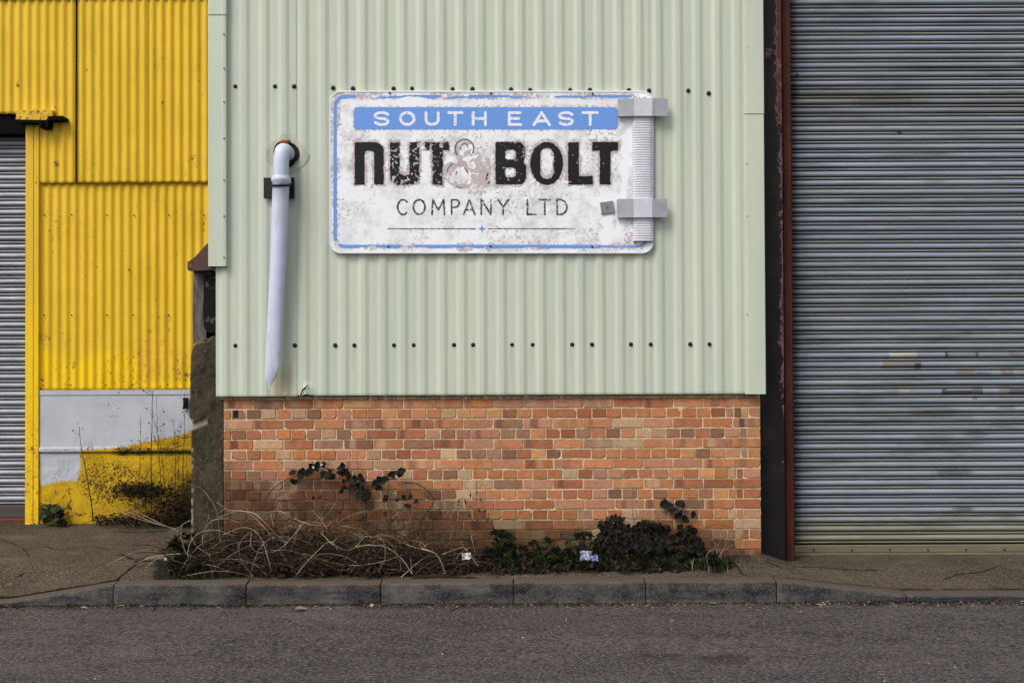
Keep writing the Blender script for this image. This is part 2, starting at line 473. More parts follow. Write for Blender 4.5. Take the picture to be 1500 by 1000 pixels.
def ribbon(mb, pts, wid, ys, m, lift=.004):      # dirt-filled crack lying on the pavement
    pts = [Vector((p[0], p[1], 0)) for p in pts]
    q = []
    for a, b in zip(pts, pts[1:]):
        n = max(2, int((b-a).length/.03))
        for i in range(n): q.append(a.lerp(b, i/n))
    q.append(pts[-1]); L = []
    for i, p in enumerate(q):
        t = (q[min(i+1, len(q)-1)]-q[max(0, i-1)]).normalized(); nn = Vector((-t.y, t.x, 0))
        ww = wid*(.35+rnd.random())*.5*min(1, .2+i/3, .2+(len(q)-1-i)/3)
        p = p+nn*rnd.uniform(-.006, .006)
        a = p+nn*ww; b = p-nn*ww
        L.append([(a.x, a.y, float(ground_z(a.x, a.y))+lift), (b.x, b.y, float(ground_z(b.x, b.y))+lift)])
    mb.grid(np.array(L), None, m)

def on_ground(px, py):                   # where the ray of a photo pixel meets the pavement
    for k in range(400):
        Y = YK+.01+k*.005; p = P(px, py, Y)
        if p.z <= float(ground_z(p.x, p.y)): return p
    return P(px, py, YW)

mb = MB()
xs = np.concatenate([np.linspace(-12, -4.5, 40), np.linspace(-4.45, 4.6, 360), np.linspace(4.7, 12, 40)])
ys = np.concatenate([np.linspace(YK+.125, .05, 34), np.linspace(.08, 1.7, 46)])
XX, YY = np.meshgrid(xs, ys)
ZZ = ground_z(XX, YY)
mb.grid(np.stack([XX, YY, ZZ], -1))
# soil against walls and under the plants, in ragged patches
def bandmask(x, y):
    a = smooth(.20, .0, -y-.02+.0)*((x > XPL-.1) & (x < XCOR-.1))
    lo = np.interp(x, [XPL-.25, XPL-.1, -1.0, -.1, .2, 1.5, 1.7], [0, .42, .40, .34, .33, .30, 0])
    b = smooth(.06, -.03, (-y)-lo+(fbm(x*9, y*9, 3)-.5)*.2)
    b = b*((y < .3) & (x > XPL-.3) & (x < 1.72))
    c = smooth(.12, 0, np.abs(y-YW)-.02)*(x < XPL+.2)*.7*fbm(x*6, y*6, 8)
    d = smooth(.3, .0, YW-y)*smooth(XPL-1.0, XPL-.4, x)*(x < XPL+.3)
    return np.clip(np.maximum(np.maximum(a*.6, b), np.maximum(c, d)), 0, .95)
soil = bandmask(XX, YY).ravel()
pale = (smooth(.66, .8, fbm(XX*3+4, YY*6, 21))*.5*(YY < 1.0)).ravel()
ng = len(mb.v)
cr = lambda l: [on_ground(*p)[:2] for p in l]
ribbon(mb, cr([(166, 852), (178, 843), (190, 834), (196, 828), (204, 822)]), .035, None, 1)
ribbon(mb, cr([(204, 822), (190, 818), (178, 812), (168, 814)]), .03, None, 1)
ribbon(mb, cr([(200, 810), (225, 806), (245, 806)]), .02, None, 1)
ribbon(mb, cr([(24, 847), (32, 843), (38, 838)]), .018, None, 1)
ribbon(mb, cr([(1074, 824), (1082, 832), (1086, 840), (1096, 845)]), .03, None, 1)
ribbon(mb, cr([(165, 778), (200, 780), (250, 778)]), .015, None, 1)
ribbon(mb, cr([(1128, 820), (1160, 828), (1210, 832), (1260, 836), (1300, 834)]), .012, None, 1)
ribbon(mb, cr([(1380, 850), (1402, 842), (1440, 838), (1470, 828)]), .01, None, 1)
ribbon(mb, cr([(60, 800), (90, 806), (130, 800), (166, 806)]), .008, None, 1)
ribbon(mb, cr([(0, 790), (30, 800), (44, 816)]), .008, None, 1)
ribbon(mb, cr([(1118, 824), (1135, 828), (1146, 832)]), .02, None, 1)
kb = YK+.14
ribbon(mb, [(kx(-200), kb), (kx(0), kb), (kx(100), kb), (kx(164), kb)], .035, None, 1, .006)
ribbon(mb, [(kx(600), kb), (kx(640), kb+.02), (kx(700), kb)], .03, None, 1, .006)
ribbon(mb, [(kx(1150), kb), (kx(1250), kb), (kx(1330), kb), (kx(1500), kb), (kx(1700), kb)], .01, None, 1, .006)
va = {'soil': np.concatenate([soil, np.ones(len(mb.v)-ng)]), 'pale': np.concatenate([pale, np.zeros(len(mb.v)-ng)])}
tag(mb.build('pavement', [M['pave'], M['dust']], smooth_=True, vattr=va), kind='structure')

# road
mb = MB()
xs = np.concatenate([[-60, -30, -15, -8], np.linspace(-5, 5, 220), [8, 15, 30, 60]])
ys = np.concatenate([[-40, -20, -12, -9], np.linspace(-7, YK+.02, 120)])
XX, YY = np.meshgrid(xs, ys)
ZZ = ZROAD+np.clip((YK-YY), 0, 3.5)*.018+(fbm(XX*1.6, YY*1.6, 9)-.5)*.012-.01*smooth(.25, 0, YK-YY)+.004
mb.grid(np.stack([XX, YY, ZZ], -1))
soil = smooth(.16, .0, (YK-YY)+(fbm(XX*5, YY*12, 31)-.5)*.22)*.85
oil = np.zeros_like(XX)
for (px, py, rx, ry) in ((1062, 967, .12, .035), (1187, 926, .06, .02), (740, 978, .035, .01), (965, 962, .1, .015)):
    d = _F+_R*((px-750)/FPX)-_U*((py-500)/FPX); t = (ZROAD+.02-HC)/d.z; p = CAM+d*t
    oil = np.maximum(oil, smooth(1.0, .45, np.hypot((XX-p.x)/rx/1.5, (YY-p.y)/ry/3.5)+(fbm(XX*20, YY*20, 2)-.5)*1.1)*.55)
def road_z(x, y): return ZROAD+max(0, min(3.5, YK-y))*.018-.01*max(0, 1-(YK-y)/.25)+.006
tag(mb.build('road', M['road'], smooth_=True, vattr={'soil': soil.ravel(), 'oil': oil.ravel()}), kind='structure')
# earth far around, below everything
mb = MB(); mb.quad((-200, -200, ZROAD-.25), (200, -200, ZROAD-.25), (200, 200, ZROAD-.25), (-200, 200, ZROAD-.25))
tag(mb.build('ground', M['dust']), kind='structure')

# kerb stones
KL = {165: 'dropped kerb stone sloping down to the road below the yellow wall',
      -35: 'low flush kerb stone cut off by the picture edge below the yellow wall',
      360: 'kerb stone right of the sloping one, below the concrete pier and dead brambles',
      557: 'kerb stone under the middle of the dead bramble tangle',
      752: 'chipped kerb stone below the white paper scrap',
      946: 'kerb stone below the blue and white litter packet',
      1138: 'kerb stone below the right end of the brick wall',
      1329: 'kerb stone ramping down towards the large grey shutter',
      1524: 'low dropped kerb stone in front of the large grey shutter',
      1720: 'low dropped kerb stone beyond the right picture edge'}
for a, b in zip(KJ, KJ[1:]):
    if b > 1524: continue
    x0, x1 = kx(a)+.005, kx(b)-.005
    mb = MB(); n = 26; L = []; top = []
    dz = rnd.uniform(-.003, .003); dy = rnd.uniform(-.004, .004)
    for i in range(n+1):
        x = x0+(x1-x0)*i/n; zt = float(kerb_top(x))+dz
        e = .006 if 0 < i < n else .0
        j = lambda s: (float(fbm(x*11+s, a*.1, 4))-.5)*.018
        zl = max(zt-ZROAD, .01); ch = min(.012, zl*.5)
        endc = .008 if i in (0, n) else 0
        col_ = [(x, YK+.004+dy+endc, ZROAD-.12), (x, YK+.002+dy+endc, ZROAD+.25*zl), (x, YK+dy+j(1)*.4+endc, ZROAD+.6*zl), (x, YK+.003+dy+j(2)*.5+endc, zt-ch+j(2)*.3),
                (x, YK+.012+dy+j(2), zt-.003+j(5)*.25-endc), (x, YK+.03+dy, zt-endc*.5), (x, YK+.08, zt+.002), (x, YK+.125, zt+.001), (x, YK+.127, ZROAD-.12)]
        L.append(col_); top += [0, 0, 0, .15, .75, 1, 1, 1, .5]
    g = np.array(L); mb.grid(g.transpose(1, 0, 2)[::-1])
    topa = np.array(top).reshape(n+1, 9).T[::-1].ravel()
    mb.poly([tuple(p) for p in g[0]]); mb.poly([tuple(p) for p in g[-1][::-1]])
    topa = np.concatenate([topa, np.zeros(18)])
    o = mb.build('kerb_stone', M['kerb'], smooth_=False, vattr={'top': topa}, origin=((x0+x1)/2, YK, ZROAD))
    tag(o, KL[b], 'kerb stone', 'kerb stones along the road')
# the plain run of low kerb that goes on either way along the street
for xa_, xb_ in ((-12, kx(-230)), (kx(1524)+.005, 12)):
    mb = MB(); L = []
    for x in np.linspace(xa_, xb_, 60):
        zt = float(kerb_top(x)); L.append([(x, YK+.004, ZROAD-.12), (x, YK+.003, zt-.006), (x, YK+.012, zt), (x, YK+.125, zt+.001), (x, YK+.127, ZROAD-.12)])
    mb.grid(np.array(L).transpose(1, 0, 2)[::-1])
    tag(mb.build('kerb', M['kerb'], vattr={'top': np.repeat([.5, 1, 1, .4, 0], 60)}), kind='structure')
# joints are simply gaps; dark bedding shows between the stones
mb = MB()
g = []
for x in np.linspace(kx(-230), kx(1524), 200):
    z = float(kerb_top(x)); g.append([(x, YK+.015, ZROAD-.1), (x, YK+.015, z-.014), (x, YK+.12, z-.014)])
mb.grid(np.array(g).transpose(1, 0, 2))
tag(mb.build('kerb_bedding', M['dust']), kind='structure')

# ------------------------------------------------------------ green warehouse
XL = XZ(315, 500, -.06)[0]; XR = XZ(1121, 500, -.06)[0]
GRN = empty('green_warehouse', ((XL+XR)/2, 0, 0), 'sage green metal clad unit above a low orange brick base', 'warehouse')
bx0, bx1 = XZ(327, 700, 0)[0], XZ(1115, 700, 0)[0]
ZC = XZ(720, 578, -.05)[1]              # bottom of the cladding
# brick plinth, English bond, every brick with its own colour and kiss marks
def mixc(a, b, t): return tuple(a[i]*(1-t)+b[i]*t for i in range(3))
RED = [lin(170, 109, 74), lin(178, 117, 80), lin(162, 102, 74), lin(184, 124, 86), lin(150, 92, 66), lin(176, 124, 98)]
BRN = [lin(136, 96, 74), lin(126, 94, 76), lin(146, 108, 86), lin(152, 116, 96)]
BGE = [lin(182, 144, 114), lin(186, 154, 118), lin(178, 130, 104), lin(190, 162, 128)]
ORG = [lin(184, 118, 70), lin(192, 140, 90)]
DRK = [lin(64, 54, 58), lin(84, 64, 56), lin(100, 70, 62)]
mb = MB(); brk = random.Random(11)
topz = XZ(720, 583, 0)[1]; course = .0754
def soilf(x, z):
    lo = np.interp(x, [bx0, bx0+.6, -.9, -.5, -.1, .5, 1.1, 1.6, 2], [.54, .54, .44, .32, .22, .19, .17, .13, .10])
    return float(np.clip(smooth(.20, -.10, z-lo+(float(fbm(x*4, z*6, 77))-.5)*.35), 0, 1))
def one_brick(x0, x1, z0, z1, stretcher):
    j = lambda s=.0016: brk.uniform(-s, s)
    q = brk.random()
    if stretcher: pal = RED if q < .68 else BRN if q < .78 else BGE if q < .91 else ORG
    else: pal = RED if q < .55 else BRN if q < .72 else BGE if q < .90 else ORG
    base = mixc(brk.choice(RED), brk.choice(pal), .85); bf_ = brk.uniform(.84, 1.12); base = tuple(c*bf_ for c in base[:3])
    bands = []
    if stretcher and brk.random() < .62:
        alt = brk.choice(DRK+DRK+BGE+BRN); alt2 = brk.choice(BGE+BRN+RED)
        s1 = brk.uniform(.02, .26); s2 = s1+brk.uniform(.15, .32); k = brk.uniform(.4, .85)
        bands = [(s1, s2, alt, k)]
        if brk.random() < .6: bands.append((s2+brk.uniform(.05, .15), s2+brk.uniform(.22, .4), alt2, k*.8))
    xm = (x0+x1)/2; so_ = soilf(xm, (z0+z1)/2)
    def colr(u, v):
        c = base
        for (a, b, al, k) in bands:
            ww_ = min(1, max(0, (u-a)/.09+.5), max(0, (b-u)/.09+.5))*min(1, .45+2.2*min(v, 1-v)) if a-.05 < u < b+.05 else 0
            c = mixc(c, al, k*max(0, ww_))
        ed = min(u, 1-u)*(x1-x0)
        if min(v, 1-v) < .15 or ed < .006: c = mixc(c, (c[0]*.80, c[1]*.79, c[2]*.78), .6)
        sf = so_*(.75+.35*v*0+.1)
        return mixc(c, lin(44, 32, 22), min(.9, sf*.92))
    yy = -.0+brk.uniform(-.0025, .0025)
    x0 += j()+.0048; x1 += j()-.0048; z0 += j()+.0052; z1 += j()-.0052
    nu = 14 if stretcher else 5
    cb = .0028
    us = [0]+[(cb+(x1-x0-2*cb)*i/nu)/(x1-x0) for i in range(nu+1)]+[1]
    zs = [z0, z0+cb, z0+(z1-z0)*.3, z0+(z1-z0)*.7, z1-cb, z1]
    tw = j(.002); ch = {}
    rr = brk.random(); chip = brk.choice([(0, 0), (0, 5), (len(us)-1, 0), (len(us)-1, 5)]) if rr < .35 else None
    G = []
    for k, z in enumerate(zs):
        row = []
        for i, u in enumerate(us):
            edge = (i in (0, len(us)-1)) or (k in (0, 5))
            y = yy+(cb if edge else 0)+tw*(u-.5)+brk.uniform(-.0006, .0006)
            xx = x0+u*(x1-x0); zz = z
            if (i in (0, len(us)-1)) and (k in (0, 5)): y += .003
            if chip and abs(i-chip[0]) <= 1 and abs(k-chip[1]) <= 1: y += .006
            if k in (0, 5): zz += brk.uniform(-.0014, .0014)
            if i in (0, len(us)-1): xx += brk.uniform(-.0014, .0014)
            row.append(mb.vert((xx, y, zz)))
        G.append(row)
    for k in range(5):
        for i in range(len(us)-1):
            um = (us[i]+us[i+1])/2; vm = (k+.5)/5
            mb.face((G[k][i], G[k][i+1], G[k+1][i+1], G[k+1][i]), colr(um, vm))
    # returns into the mortar, coloured dark for crevice dirt and the joint shadow lines
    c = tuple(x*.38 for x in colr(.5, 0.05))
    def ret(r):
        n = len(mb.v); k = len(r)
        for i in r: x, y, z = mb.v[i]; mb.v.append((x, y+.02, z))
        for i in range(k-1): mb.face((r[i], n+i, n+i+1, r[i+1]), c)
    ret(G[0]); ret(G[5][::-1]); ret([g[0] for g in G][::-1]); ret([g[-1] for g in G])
ci = 0; z1 = topz
while z1 > -.08:
    z0 = z1-course
    if ci % 2 == 0:
        x = bx0
        while x < bx1-.01:
            ln = .2238*(1+brk.uniform(-.012, .012)); e = min(x+ln, bx1)
            if bx1-e < .06: e = bx1
            one_brick(x, e, z0, z1, True); x = e
    else:
        x = bx0; first = True
        while x < bx1-.01:
            ln = .112*(1+brk.uniform(-.02, .02))
            if first: ln = .058; first = False
            rem = bx1-x
            if rem < .30 and rem > .2: ln = .112 if rem > .26 else .058
            elif rem <= .2 and rem > .14: ln = .052
            e = min(x+ln, bx1)
            if bx1-e < .03: e = bx1
            st = brk.random() < .03 and rem > .5
            if st: e = x+.22
            one_brick(x, e, z0, z1, st); x = e
    z1 = z0; ci += 1
PL = mb.build('brick_base', M['brick'], GRN)
# mortar bed: recessed sheet closed round the back
mb = MB()
xs = np.linspace(bx0+.003, bx1-.003, 240); zs = np.linspace(-.1, topz+.03, 80)
XX, ZZ = np.meshgrid(xs, zs)
YYm = .0058+(fbm(XX*26, ZZ*26, 12)-.5)*.009
mb.grid(np.stack([XX, YYm, ZZ], -1))
sv = np.array([soilf(a, b) for a, b in zip(XX.ravel(), ZZ.ravel())])*.85
n0 = len(mb.v)
mb.box(bx0+.003, bx1-.003, .012, .215, -.1, topz+.03)
sv = np.concatenate([sv, np.zeros(len(mb.v)-n0)])
mb.build('mortar', M['mortar'], PL, vattr={'soil': sv})
# air brick hole and dark strip under the sheet
mb = MB()
hx, hz = XZ(345, 606, 0); mb.box(hx-.018, hx+.018, -.0028, .03, hz-.026, hz+.026, .002)
mb.build('vent_hole', M['hole'], PL)

# cladding
pitch = XZ(566.4, 300, -.05)[0]-XZ(537.4, 300, -.05)[0]
pitch = (XZ(1059.9, 556, -.05)[0]-XZ(363.8, 556, -.05)[0])/24
ph = XZ(363.8, 556, -.05)[0]             # centre of a dark slope
def clad_y(x):
    u = ((x-ph+.014) % pitch)/pitch       # 0 at the start of the right-facing slope
    pts = [0, .19, .60, .79, 1.0]; yv = [-.047, -.0365, -.0365, -.047, -.047]
    return np.interp(u, pts, yv)
def clad_sheet(name, x0, x1, z0, z1, dy=0, parent=GRN, bend=False):
    xs = [x0]
    k = math.floor((x0-ph)/pitch)-1
    while True:
        for f in (0, .19, .60, .79):
            for e in ((-.003, .003)):
                x = ph-.014+(k+f)*pitch+e
                if x0+.002 < x < x1-.002: xs.append(x)
        x = ph-.014+(k+.40)*pitch
        if x0+.002 < x < x1-.002: xs.append(x)
        k += 1
        if ph+(k)*pitch > x1+.2: break
    xs.append(x1); xs = np.array(sorted(xs)); zs = np.concatenate([np.linspace(z0, z0+.3, 16), np.linspace(z0+.33, z1, 70)])
    XX, ZZ = np.meshgrid(xs, zs)
    YY = clad_y(XX)+dy+(fbm(XX*1.3, ZZ*.8, 44)-.5)*.006
    if bend:
        bx, bz = XZ(446, 577, -.05)
        m = smooth(.09, 0, XX-bx)*(XX >= bx-.001)*smooth(.13, 0, ZZ-z0)
        YY = YY-.03*m*smooth(.0, .05, .13-(ZZ-z0)); ZZ = ZZ+.012*m
    mb = MB(); mb.grid(np.stack([XX, YY, ZZ], -1))
    def rust(px0, px1, py0, py1, k):
        a, zt = XZ(px0, py0, -.05); b, zb = XZ(px1, py1, -.05)
        return k*smooth(-.02, .02, XX-a)*smooth(.02, -.02, XX-b)*smooth(zt, zt-(zt-zb)*.5, ZZ)
    ru = np.maximum(rust(400, 428, 520, 585, .55), rust(414, 421, 280, 585, .3))
    ru = np.maximum(ru, rust(409, 414, 540, 585, .5))
    di = smooth(.012, 0, ZZ-z0)*.5
    for (cpx, cpy) in CAPS:
        cx_, cz_ = XZ(cpx, cpy, -.035); kk_ = .08+.16*float(vnoise(cpx*.7, 3, 5))
        di = np.maximum(di, kk_*smooth(.022, 0, np.abs(XX-cx_))*smooth(cz_-.35, cz_-.02, ZZ)*(ZZ < cz_+.01))
    # stains below the sign and the grime lines
    return mb.build(name, M['green'], parent, smooth_=False, vattr={'rust': ru.ravel(), 'dirt': di.ravel()}, solid=.0015)
ZTOP = 5.6
CAPS = [(x, 506-(x-345)*.0032) for x in (345, 432, 491, 519, 577, 606, 665, 693, 750, 780, 838, 867, 924, 953, 1011, 1039)]
CAPS += [(345, 127), (403, 127), (431, 127), (488, 129), (517, 130), (576.5, 130), (603.5, 130), (663, 131), (692, 131), (748.5, 131.5), (776.5, 132), (835, 132), (864, 132), (921, 132.5), (950.5, 133), (1008, 133), (1038, 137)]
xlap = [XZ(427, 500, -.05)[0], XZ(600.5, 500, -.05)[0], XZ(947, 500, -.05)[0]]
ed = [XL]+xlap+[XZ(1095, 500, -.05)[0]]
sheets = []
for i, (a, b) in enumerate(zip(ed, ed[1:])):
    s_ = clad_sheet('cladding_sheet', a, b+(.035 if i < 3 else .02), ZC+(.0 if i else -.004), ZTOP, -.0035*((i+1) % 2), GRN, i == 1)
    sheets.append(s_)
# raised end flap of the buckled sheet
mb = MB()
pts = [P(440, 579, -.06), P(444, 570, -.075), P(449, 566, -.07), P(452, 563, -.062)]
mb.tube(pts, [.004, .006, .004, .0015], 6)
mb.build('sheet_tear', M['dark'], sheets[1])
# black screw caps
def cap_mesh(mb, x, z, y, r=.0165):
    n = 14; rings = []
    for (rr, yy) in ((r, 0), (r*.95, -.006), (r*.7, -.010), (r*.25, -.012)):
        rings.append([mb.vert((x+rr*math.cos(2*math.pi*k/n), y+yy, z+rr*math.sin(2*math.pi*k/n))) for k in range(n)])
    for a, b in zip(rings, rings[1:]):
        for k in range(n): mb.face((a[k], a[(k+1) % n], b[(k+1) % n], b[k]))
    mb.face(rings[-1])
for (px, py) in CAPS:
    x, z = XZ(px, py, -.035); mb = MB(); cap_mesh(mb, x, z, float(clad_y(x))-.001, .0165*rnd.uniform(.9, 1.08))
    k = sum(x > e for e in xlap)
    mb.build('screw_cap', M['blackcap'], sheets[k], smooth_=True)
# pipe stub shadowed leftover bolt thread at the upper right cap
# corner flashing on the left (two lengths) with rivets
def flashing(name, x0, x1, z0, z1, y, lip, mat=M['green']):
    mb = MB(); zs = np.linspace(z0, z1, 12); n = len(zs)
    L = []
    for z in zs:
        w_ = (float(fbm(z*1.2, 3, 5))-.5)*.004
        L.append([(x0, y+.10, z), (x0, y+w_+.004, z), (x0+.004, y+w_, z), (x0+lip, y+w_, z), (x0+lip+.002, y+w_-.003, z), (x0+lip+.006, y+w_-.003, z), (x1-.004, y+w_, z), (x1, y+.004, z), (x1, y+.045, z)])
    mb.grid(np.array(L)[::-1]); k = len(mb.v)
    return mb.build(name, mat, GRN, vattr={'rust': np.zeros(k), 'dirt': np.zeros(k)}, solid=.0012)
fx0, _ = XZ(305, 200, -.08); fx1, _ = XZ(331.5, 200, -.08)
fz = XZ(320, 390, -.08)[1]; fzj = XZ(320, 18, -.08)[1]
lip = XZ(326, 200, -.08)[0]-fx0
F1 = flashing('corner_flashing', fx0, fx1, fz, fzj, -.082, lip)
F2 = flashing('corner_flashing', fx0+.001, fx1+.003, fzj-.02, ZTOP, -.087, lip)
for py in (51, 101, 150, 203, 264, 317, 377):
    x, z = XZ(328.5, py, -.08); mb = MB(); cap_mesh(mb, x, z, -.083, .0055); mb.build('rivet', M['blackcap'], F1)
# right trim flashing (two lengths)
tx0 = XZ(1091, 300, -.07)[0]; tx1 = XZ(1119.8, 300, -.07)[0]
tj = XZ(1100, 165, -.07)[1]; tz0 = XZ(1100, 577, -.07)[1]
T1 = flashing('edge_trim', tx0, tx1, tz0, tj, -.072, .014)
T2 = flashing('edge_trim', tx0-.001, tx1+.001, tj-.01, ZTOP, -.0765, .014)
for py in (70, 240, 317, 460):
    x, z = XZ(1094, py, -.07); mb = MB(); cap_mesh(mb, x, z, -.074, .004); mb.build('rivet', M['zinc'], T1)
# structure behind the sheets and roof
mb = MB(); mb.box(XL+.01, XR-.01, .0, .21, topz+.035, ZTOP); mb.box(XL+.02, XR-.02, -.02, .0, ZC+.03, ZC+.09)
mb.build('backing_wall', M['dark'], GRN)
mb = MB(); mb.box(XL-.1, XR+.1, -.16, 9, ZTOP, ZTOP+.2, .02); mb.build('roof', M['felt'], GRN)
mb = MB(); mb.box(XL+.0, XL+.1, .21, 9, ZC, ZTOP-.002); mb.box(XR-.1, XR, .21, 9, -.2, ZTOP-.002); mb.build('side_wall', M['felt'], GRN)
# mortar drips and grime between sheet and brick
mb = MB()
for i in range(150):
    x = rnd.uniform(bx0, bx1); r = rnd.uniform(.01, .035)
    mb.box(x-r, x+r, -.012+rnd.uniform(-.003, .003), .02, topz-.004+rnd.uniform(-.004, .002), topz+.012+rnd.uniform(0, .012), .003)
mb.build('mortar_fillet', M['mortar'], PL, vattr={'soil': np.full(len(mb.v), .55)})['kind'] = 'stuff'

# ------------------------------------------------------------ sign
YSG = -.073
SPX = lambda px, py, y=YSG: P(px, py, y)
def sd_seg(X, Y, pts, r):
    d = np.full(X.shape, 1e9)
    for (x0, y0), (x1, y1) in zip(pts, pts[1:]):
        dx, dy = x1-x0, y1-y0; L = dx*dx+dy*dy+1e-9
        t = np.clip(((X-x0)*dx+(Y-y0)*dy)/L, 0, 1)
        d = np.minimum(d, np.hypot(X-x0-t*dx, Y-y0-t*dy))
    return d-r
def sd_box(X, Y, x0, y0, x1, y1, r=0):
    cx, cy = (x0+x1)/2, (y0+y1)/2; qx = np.abs(X-cx)-(x1-x0)/2+r; qy = np.abs(Y-cy)-(y1-y0)/2+r
    return np.hypot(np.maximum(qx, 0), np.maximum(qy, 0))+np.minimum(np.maximum(qx, qy), 0)-r
def sd_ell(X, Y, cx, cy, a, b):
    k = np.hypot((X-cx)/a, (Y-cy)/b); return (k-1)*min(a, b)
def arc(cx, cy, a, b, t0, t1, n=14):
    return [(cx+a*math.cos(R(t0+(t1-t0)*i/n)), cy-b*math.sin(R(t0+(t1-t0)*i/n))) for i in range(n+1)]
U = np.minimum
def contour(name, fn, box, step, y, mat, parent, vfn=None, jit=0, chips=0, thick=.0, seed=1, jsc=.45):
    x0, y0, x1, y1 = box; nx = int((x1-x0)/step)+2; ny = int((y1-y0)/step)+2
    gx = x0+np.arange(nx)*step; gy = y0+np.arange(ny)*step; GX, GY = np.meshgrid(gx, gy)
    S = fn(GX, GY)
    if jit: S = S+(fbm(GX*jsc, GY*jsc, seed, 3)-.5)*2*jit
    if chips: S = np.maximum(S, (fbm(GX*.33, GY*.33, seed+50, 4)-(1-chips))*40)
    mb = MB(); cache = {}; pxy = []
    def vtx(key, px, py):
        if key in cache: return cache[key]
        i = mb.vert(P(px, py, y)); cache[key] = i; pxy.append((px, py)); return i
    inside = S < 0
    for j in range(ny-1):
        for i in range(nx-1):
            ins = (inside[j, i], inside[j, i+1], inside[j+1, i+1], inside[j+1, i])
            if not any(ins): continue
            cs = ((j, i), (j, i+1), (j+1, i+1), (j+1, i)); poly = []
            for k in range(4):
                a, b = cs[k], cs[(k+1) % 4]
                if ins[k]: poly.append(vtx(a, gx[a[1]], gy[a[0]]))
                if ins[k] != ins[(k+1) % 4]:
                    sa, sb = S[a], S[b]; t = sa/(sa-sb); key = (min(a, b), max(a, b))
                    poly.append(vtx(key, gx[a[1]]*(1-t)+gx[b[1]]*t, gy[a[0]]*(1-t)+gy[b[0]]*t))
            if len(poly) >= 3: mb.face(poly[::-1])
    va = None
    if vfn:
        q = np.array(pxy); va = {k: f(q[:, 0], q[:, 1]) for k, f in vfn.items()}
    if not mb.f: return None
    return mb.build(name, mat, parent, vattr=va)

SIGN = empty('company_sign', P(720, 250, -.06), 'large weathered white and blue sign reading SOUTH EAST NUT & BOLT COMPANY LTD', 'sign')
# big letters (photo pixels)
def L_N(X, Y):
    o = sd_box(X, Y, 519.5, 208.5, 562, 300, 13); o = U(o, sd_box(X, Y, 519.5, 208.5, 534, 270.5)); i = sd_box(X, Y, 534, 221, 548, 320, 5)
    o = np.maximum(np.maximum(o, -i), Y-270.5); return U(o, sd_box(X, Y, 518.5, 268, 534.5, 270.8))
def L_U(X, Y):
    o = sd_box(X, Y, 571.5, 170, 614.3, 270.5, 13); i = sd_box(X, Y, 585.8, 150, 599.5, 257, 6); return np.maximum(np.maximum(o, -i), 208.5-Y)
def L_T(X, Y): return U(sd_box(X, Y, 622.8, 208.5, 657.8, 220.5, 1), sd_box(X, Y, 633.5, 208.5, 648.7, 270.5, 1))
def L_B(X, Y):
    o = U(sd_box(X, Y, 725.7, 208, 769, 241, 11), sd_box(X, Y, 725.7, 235, 771, 270.5, 12)); o = U(o, sd_box(X, Y, 725.7, 208, 740, 270.5))
    i = U(sd_box(X, Y, 739.8, 219.5, 755.5, 234, 5), sd_box(X, Y, 739.8, 245.5, 755.5, 260, 5)); return np.maximum(o, -i)
def L_O(X, Y):
    o = sd_ell(X, Y, 800.8, 239.5, 24.3, 31.3); i = sd_box(X, Y, 791.5, 217, 811, 262, 9.5); return np.maximum(o, -i)
def L_L(X, Y): return U(sd_box(X, Y, 832.2, 208.5, 848, 270.5, 1), sd_box(X, Y, 832.2, 258, 868.5, 270.5, 1))
def L_T2(X, Y): return U(sd_box(X, Y, 867.5, 208, 905.5, 221, 1), sd_box(X, Y, 878.6, 208, 894.3, 270.5, 1))
def amp_ghost(X, Y):
    s = np.abs(sd_seg(X, Y, [(680, 219)], 0) if False else np.hypot(X-680, (Y-218)*.97)-9.5)-4.5
    s = U(s, np.abs(np.hypot((X-677)/20., (Y-253)/16.5)-1)*16-5.5)
    s = U(s, sd_seg(X, Y, [(671, 226), (690, 246), (712, 268)], 6.5))
    s = U(s, sd_seg(X, Y, arc(694, 249, 19, 17, -60, 60), 6.5)); s = U(s, sd_seg(X, Y, [(664, 238), (700, 240), (712, 236)], 5))
    return s
bigs = [('letter', L_N, (514, 203, 568, 276), .015), ('letter', L_U, (566, 203, 620, 276), .33), ('letter', L_T, (618, 203, 662, 276), .30),
        ('letter', L_B, (720, 203, 776, 276), .12), ('letter', L_O, (772, 203, 829, 276), .05), ('letter', L_L, (828, 203, 873, 276), .12), ('letter', L_T2, (863, 203, 909, 276), .0)]
